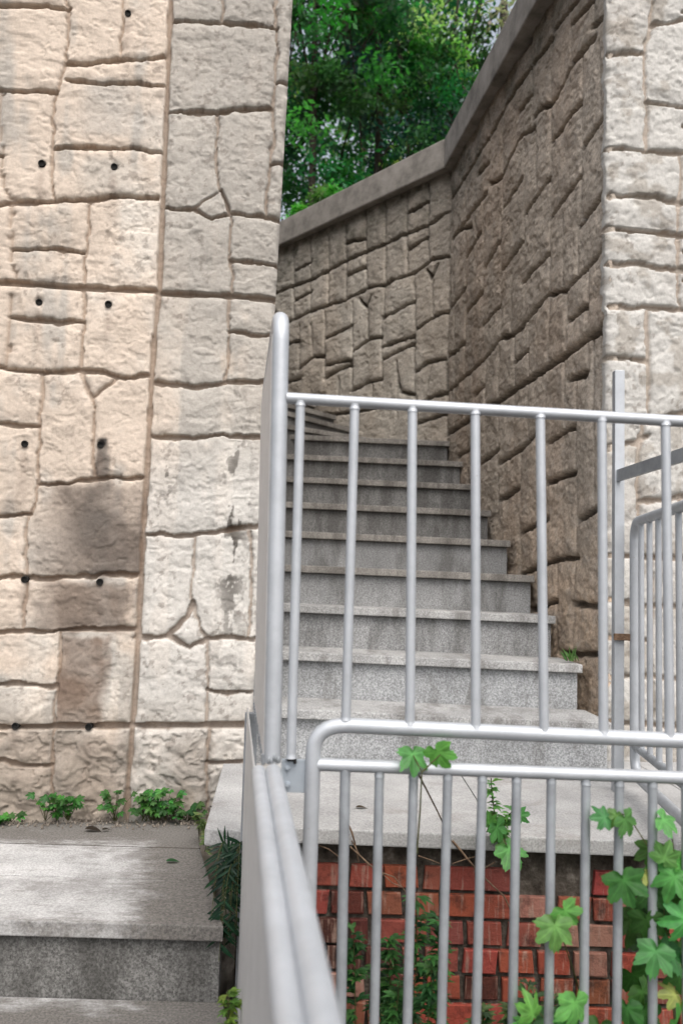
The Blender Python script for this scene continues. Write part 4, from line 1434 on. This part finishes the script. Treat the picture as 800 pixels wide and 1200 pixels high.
mugwort('weed', 'yellow-green weed low in the gap under the railing', [[on_y(268, 1195, 1.6), on_y(268, 1175, 1.6), on_y(267, 1160, 1.6)], [on_y(270, 1210, 1.62), on_y(274, 1180, 1.62), on_y(275, 1165, 1.62)], [V(on_y(270, 1190, 1.61).x, 1.61, .0), on_y(270, 1210, 1.61)]], 42, (.08, .16, .03), (.22, .28, .06), ln=(.015, .028))

# leafy weeds at the foot of the left wall
def weed_clump(label, spots, seed, pale=1.0, h=.075):
    rnd = random.Random(seed)
    c0 = on_z(*spots[0], Z_LOW)
    t = thing('weed', label, 'weed', c0, 'weeds at the foot of the beige wall')
    b, s_ = MB(), MB()
    for (x, y) in spots:
        o = on_z(x, y, Z_LOW)
        o.y = min(o.y, lw_y(o.x) - .035)
        for k in range(9):
            q = rnd.uniform(0, 2 * math.pi)
            hh = rnd.uniform(.3, 1.0) * h
            rr_ = rnd.uniform(.01, .05)
            tip = o + V(math.cos(q) * rr_, -abs(math.sin(q)) * rr_ * .9, hh)
            s_.tube([o, o.lerp(tip, .6) + V(0, 0, .008), tip], .0009, 5, .0006)
            col = tuple(pale * v for v in gcol(rnd, (.02, .08, .018), (.065, .19, .04), .25))
            d = V(math.cos(q), -abs(math.sin(q)) * .8 - .2, rnd.uniform(-.3, .3))
            palmate(b, tip, d, V(rnd.uniform(-.3, .3), -.7, 1), rnd.uniform(.013, .025), col, seed * 50 + k + int(x))
    b.build('foliage', LEAF, t)
    s_.build('stem', STEM, t)
weed_clump('small green weed at the far left foot of the beige wall', [(14, 955), (28, 953)], 51, 1.15, .03)
weed_clump('wide bushy green weed under the stained blocks of the beige wall', [(66, 953), (80, 952), (94, 951), (88, 955)], 52, 1, .085)
weed_clump('upright green weed at the foot of the long vertical wall joint', [(146, 950), (150, 948)], 53, .9, .1)
weed_clump('thick bright green weed near the right end of the wall foot', [(172, 956), (184, 957), (192, 954), (180, 952), (186, 950), (200, 954)], 54, 1.15, .095)
weed_clump('small dark weed in the corner by the landing slab', [(208, 955), (220, 957), (226, 954)], 55, .8, .06)
# tuft on the upper stairs
t = thing('weed', 'tiny grass tuft growing beside the upper steps at the brown wall', 'weed', on_y(671, 772, 3.3))
rnd = random.Random(61)
b = MB()
o = on_y(670, 768, 3.22)
for k in range(18):
    q = rnd.uniform(0, 6.28)
    leaf_blade(b, o + V(rnd.uniform(-.03, .03), rnd.uniform(-.03, .03), -.02), V(math.cos(q) * .6, math.sin(q) * .6, 1.2), V(0, -1, .2), rnd.uniform(.03, .06), .006, gcol(rnd, (.03, .09, .015), (.07, .17, .03)), curl=.4, seg=4)
b.build('foliage', LEAF, t)

# dry vine stems hanging on the bricks
def twigs(label, lines, seed):
    t = thing('dry_vine', label, 'dry vine', lines[0][0])
    b = MB()
    for ln, r_ in zip(lines, [.0028, .0022, .0018, .0016, .0014, .0014, .0012]):
        b.tube(ln, r_, 6, r_ * .6)
    b.build('stem', TWIG, t)
twigs('dry brown vine stems tangled under the slab at the left of the gate', [[on_y(405, 960, 2.095), on_y(412, 975, 2.08), on_y(415, 985, 2.09), on_y(420, 1010, 2.11)], [on_y(410, 992, 2.10), on_y(440, 1020, 2.08), on_y(462, 1028, 2.10), on_y(475, 1045, 2.11)],
        [on_y(372, 990, 2.12), on_y(385, 995, 2.1), on_y(398, 1005, 2.11)], [on_y(440, 1018, 2.1), on_y(460, 1035, 2.09), on_y(472, 1040, 2.1)], [on_y(412, 985, 2.1), on_y(420, 1000, 2.08), on_y(432, 1015, 2.1)]], 1)
twigs('thin dry vine strand crossing behind the gate bars onto the bricks', [[on_y(530, 985, 2.10), on_y(560, 1022, 2.09), on_y(590, 1050, 2.1), on_y(605, 1080, 2.12)], [on_y(560, 1022, 2.09), on_y(580, 1010, 2.08)], [on_y(490, 907, 1.425), on_y(512, 950, 1.7), on_y(528, 985, 2.05), on_y(535, 992, 2.09)],
        [on_y(490, 1003, 2.1), on_y(505, 1008, 2.09), on_y(515, 1012, 2.11)], [on_y(530, 1012, 2.1), on_y(548, 1006, 2.09), on_y(556, 1004, 2.1)]], 2)

# fallen bits
def fallen(label, x, y, Z, size, col, ang, name='fallen_leaf', cat='leaf'):
    p = on_z(x, y, Z)
    b = MB()
    d = V(math.cos(ang), math.sin(ang), .12)
    leaf_blade(b, p + V(0, 0, .004), d, V(.1, -.15, 1), size, size * .5, col, curl=.25, seg=6)
    o = b.build(name, LEAF, None)
    o['label'], o['category'] = label, cat
    return o
fallen('green fallen leaf lying on the paved landing', 195, 1011, Z_LOW, .035, (.03, .10, .035), .2)
fallen('dry dark leaf curled on the landing below the weeds', 100, 973, Z_LOW, .05, (.03, .022, .016), -.1)
fallen('small dark leaf scrap on the landing, right of the curled leaf', 120, 974, Z_LOW, .025, (.025, .02, .015), .5)
fallen('yellow-green leaf lying at the far left wall foot', 8, 957, Z_LOW, .05, (.12, .26, .04), .1)
fallen('small brown leaf on the pale slab behind the gate', 417, 948, Z_LAND, .03, (.07, .05, .035), .1)
fallen('dark leaf scrap on the narrow slab left of the railing', 246, 948, Z_LAND, .014, (.03, .025, .02), .9)
rnd = random.Random(91)
b = MB()
for i in range(260):
    x = rnd.uniform(-10, 240)
    o = on_z(x, 955, Z_LOW)
    o.y = lw_y(o.x) - .03 - abs(rnd.gauss(0, .035))
    r_ = rnd.uniform(.0015, .005)
    b.tube([o + V(0, 0, -.001), o + V(rnd.uniform(-r_, r_), 0, r_ * 1.3)], r_, 5, r_ * .4)
b.build('gravel', m_noise('grit', [(.3, (.06, .05, .04)), (.7, (.35, .3, .25))], 90), kind='stuff')

# ================================================================== TREES
def hill_z(x, y):
    # depth behind the wall-top line, measured along (.42,.9)
    nB = V(B_DIR.y, -B_DIR.x, 0)
    d = (V(x, y, 0) - V(PB.x + .45, PB.y + .28, 0)).dot(nB) / V(.42, .9, 0).dot(nB)
    return CAP_TOP - .12 + .30 * max(d, 0)

TS = .8
def tree(label, px, Y, trunk_r, H, crown, seed, ca, cb, leaf=.10, n=60, per=110, group='trees on the hillside above the stairs', lean=0.0):
    rnd = random.Random(seed)
    o = on_y(px, 300, Y)
    z0 = hill_z(o.x, Y) - .15
    o = V(o.x, Y, z0)
    t = thing('broadleaf_tree', label, 'tree', o, group)
    tb = MB()
    trunk = [o + V(lean * H * q + rnd.uniform(-.08, .08) * q, rnd.uniform(-.1, .1) * q, H * .85 * q) for q in (0, .15, .3, .45, .6, .8, 1)]
    tb.tube(trunk, trunk_r * .5, 10, trunk_r * .15)
    cl, lb = [], MB()
    rx, rz0, rz1 = crown
    for i in range(int(n * 1.3)):
        for _ in range(20):
            q = V(rnd.uniform(-1, 1), rnd.uniform(-1, 1), rnd.uniform(-1, 1))
            if .25 < q.length < 1:
                break
        c = V(trunk[4].x + q.x * rx, trunk[4].y + q.y * rx, z0 + rz0 + (q.z * .5 + .5) * (rz1 - rz0))
        cl.append(c)
    for i, c in enumerate(cl):
        if i % 3 == 0:
            f = trunk[rnd.choice([2, 3, 4, 5])]
            mid = f.lerp(c, .5) + V(rnd.uniform(-.2, .2), rnd.uniform(-.2, .2), -.1)
            tb.tube([f, mid, c], trunk_r * .15, 6, .006)
    tb.build('trunk', BARK, t)
    vs, fs, cols = [], [], []
    for c in cl:
        cr = rnd.uniform(.30, .62) * rx * .62
        base = gcol(rnd, ca, cb, .5)
        for k in range(int(per * 1.5)):
            q = Vector((rnd.gauss(0, 1), rnd.gauss(0, 1), rnd.gauss(0, .7)))
            p = c + q * cr * .36
            ln_ = leaf * TS * rnd.uniform(.6, 1.3)
            d = Vector((rnd.gauss(0, 1), rnd.gauss(0, 1), rnd.gauss(-.5, .7))).normalized()
            nn = Vector((rnd.gauss(0, .6), rnd.gauss(0, .6), 1)).normalized()
            sd_ = d.cross(nn).normalized()
            bcount = len(vs)
            vs += [p, p + d * ln_ * .5 + sd_ * ln_ * .24, p + d * ln_, p + d * ln_ * .5 - sd_ * ln_ * .24]
            fs.append((bcount, bcount + 1, bcount + 2, bcount + 3))
            j = rnd.uniform(.85, 1.15)
            cols += [tuple(min(.6, v * j * g_) for v, g_ in zip(base, (1.0, 1.1, 1.5)))] * 4
    lb.add(vs, fs, False, None)
    lb.c = cols
    lb.build('crown', LEAF_TREE, t)

G1, G2 = (.03, .10, .03), (.08, .19, .05)
tree('tall slim tree with dark leafy crown right beside the beige wall edge', 362, 8.6, .09, 8.5, (1.1, .8, 6.0), 101, (.02, .08, .028), (.07, .17, .05), .10, 60, 110)
tree('dark green bushy tree above the middle of the low coping', 440, 9.6, .13, 6.5, (1.5, .4, 4.2), 102, (.015, .065, .03), (.07, .16, .06), .10, 62, 120)
tree('tree with bright yellow-green crown behind the high coping', 585, 9.4, .10, 8.5, (1.5, .2, 3.6), 103, (.22, .30, .08), (.42, .46, .18), .10, 26, 100)
tree('leaning mid-green tree behind the coping corner', 470, 11.0, .10, 9.0, (1.5, .8, 4.6), 104, (.05, .15, .05), (.14, .26, .09), .12, 45, 90, lean=.03)
tree('small fresh green shrub-like tree at the left end of the low coping', 392, 7.4, .03, 1.1, (.40, .0, .85), 105, (.05, .16, .03), (.11, .26, .06), .06, 30, 90)
tree('slender pale green tree far back on the slope, left side', 420, 15.0, .17, 11, (2.4, 1.5, 8.0), 106, (.06, .16, .03), (.15, .25, .06), .15, 60, 100)
tree('dark low tree standing just behind the coping corner', 525, 9.2, .10, 4.0, (1.0, .5, 3.0), 107, G1, (.04, .12, .04), .09, 45, 110)
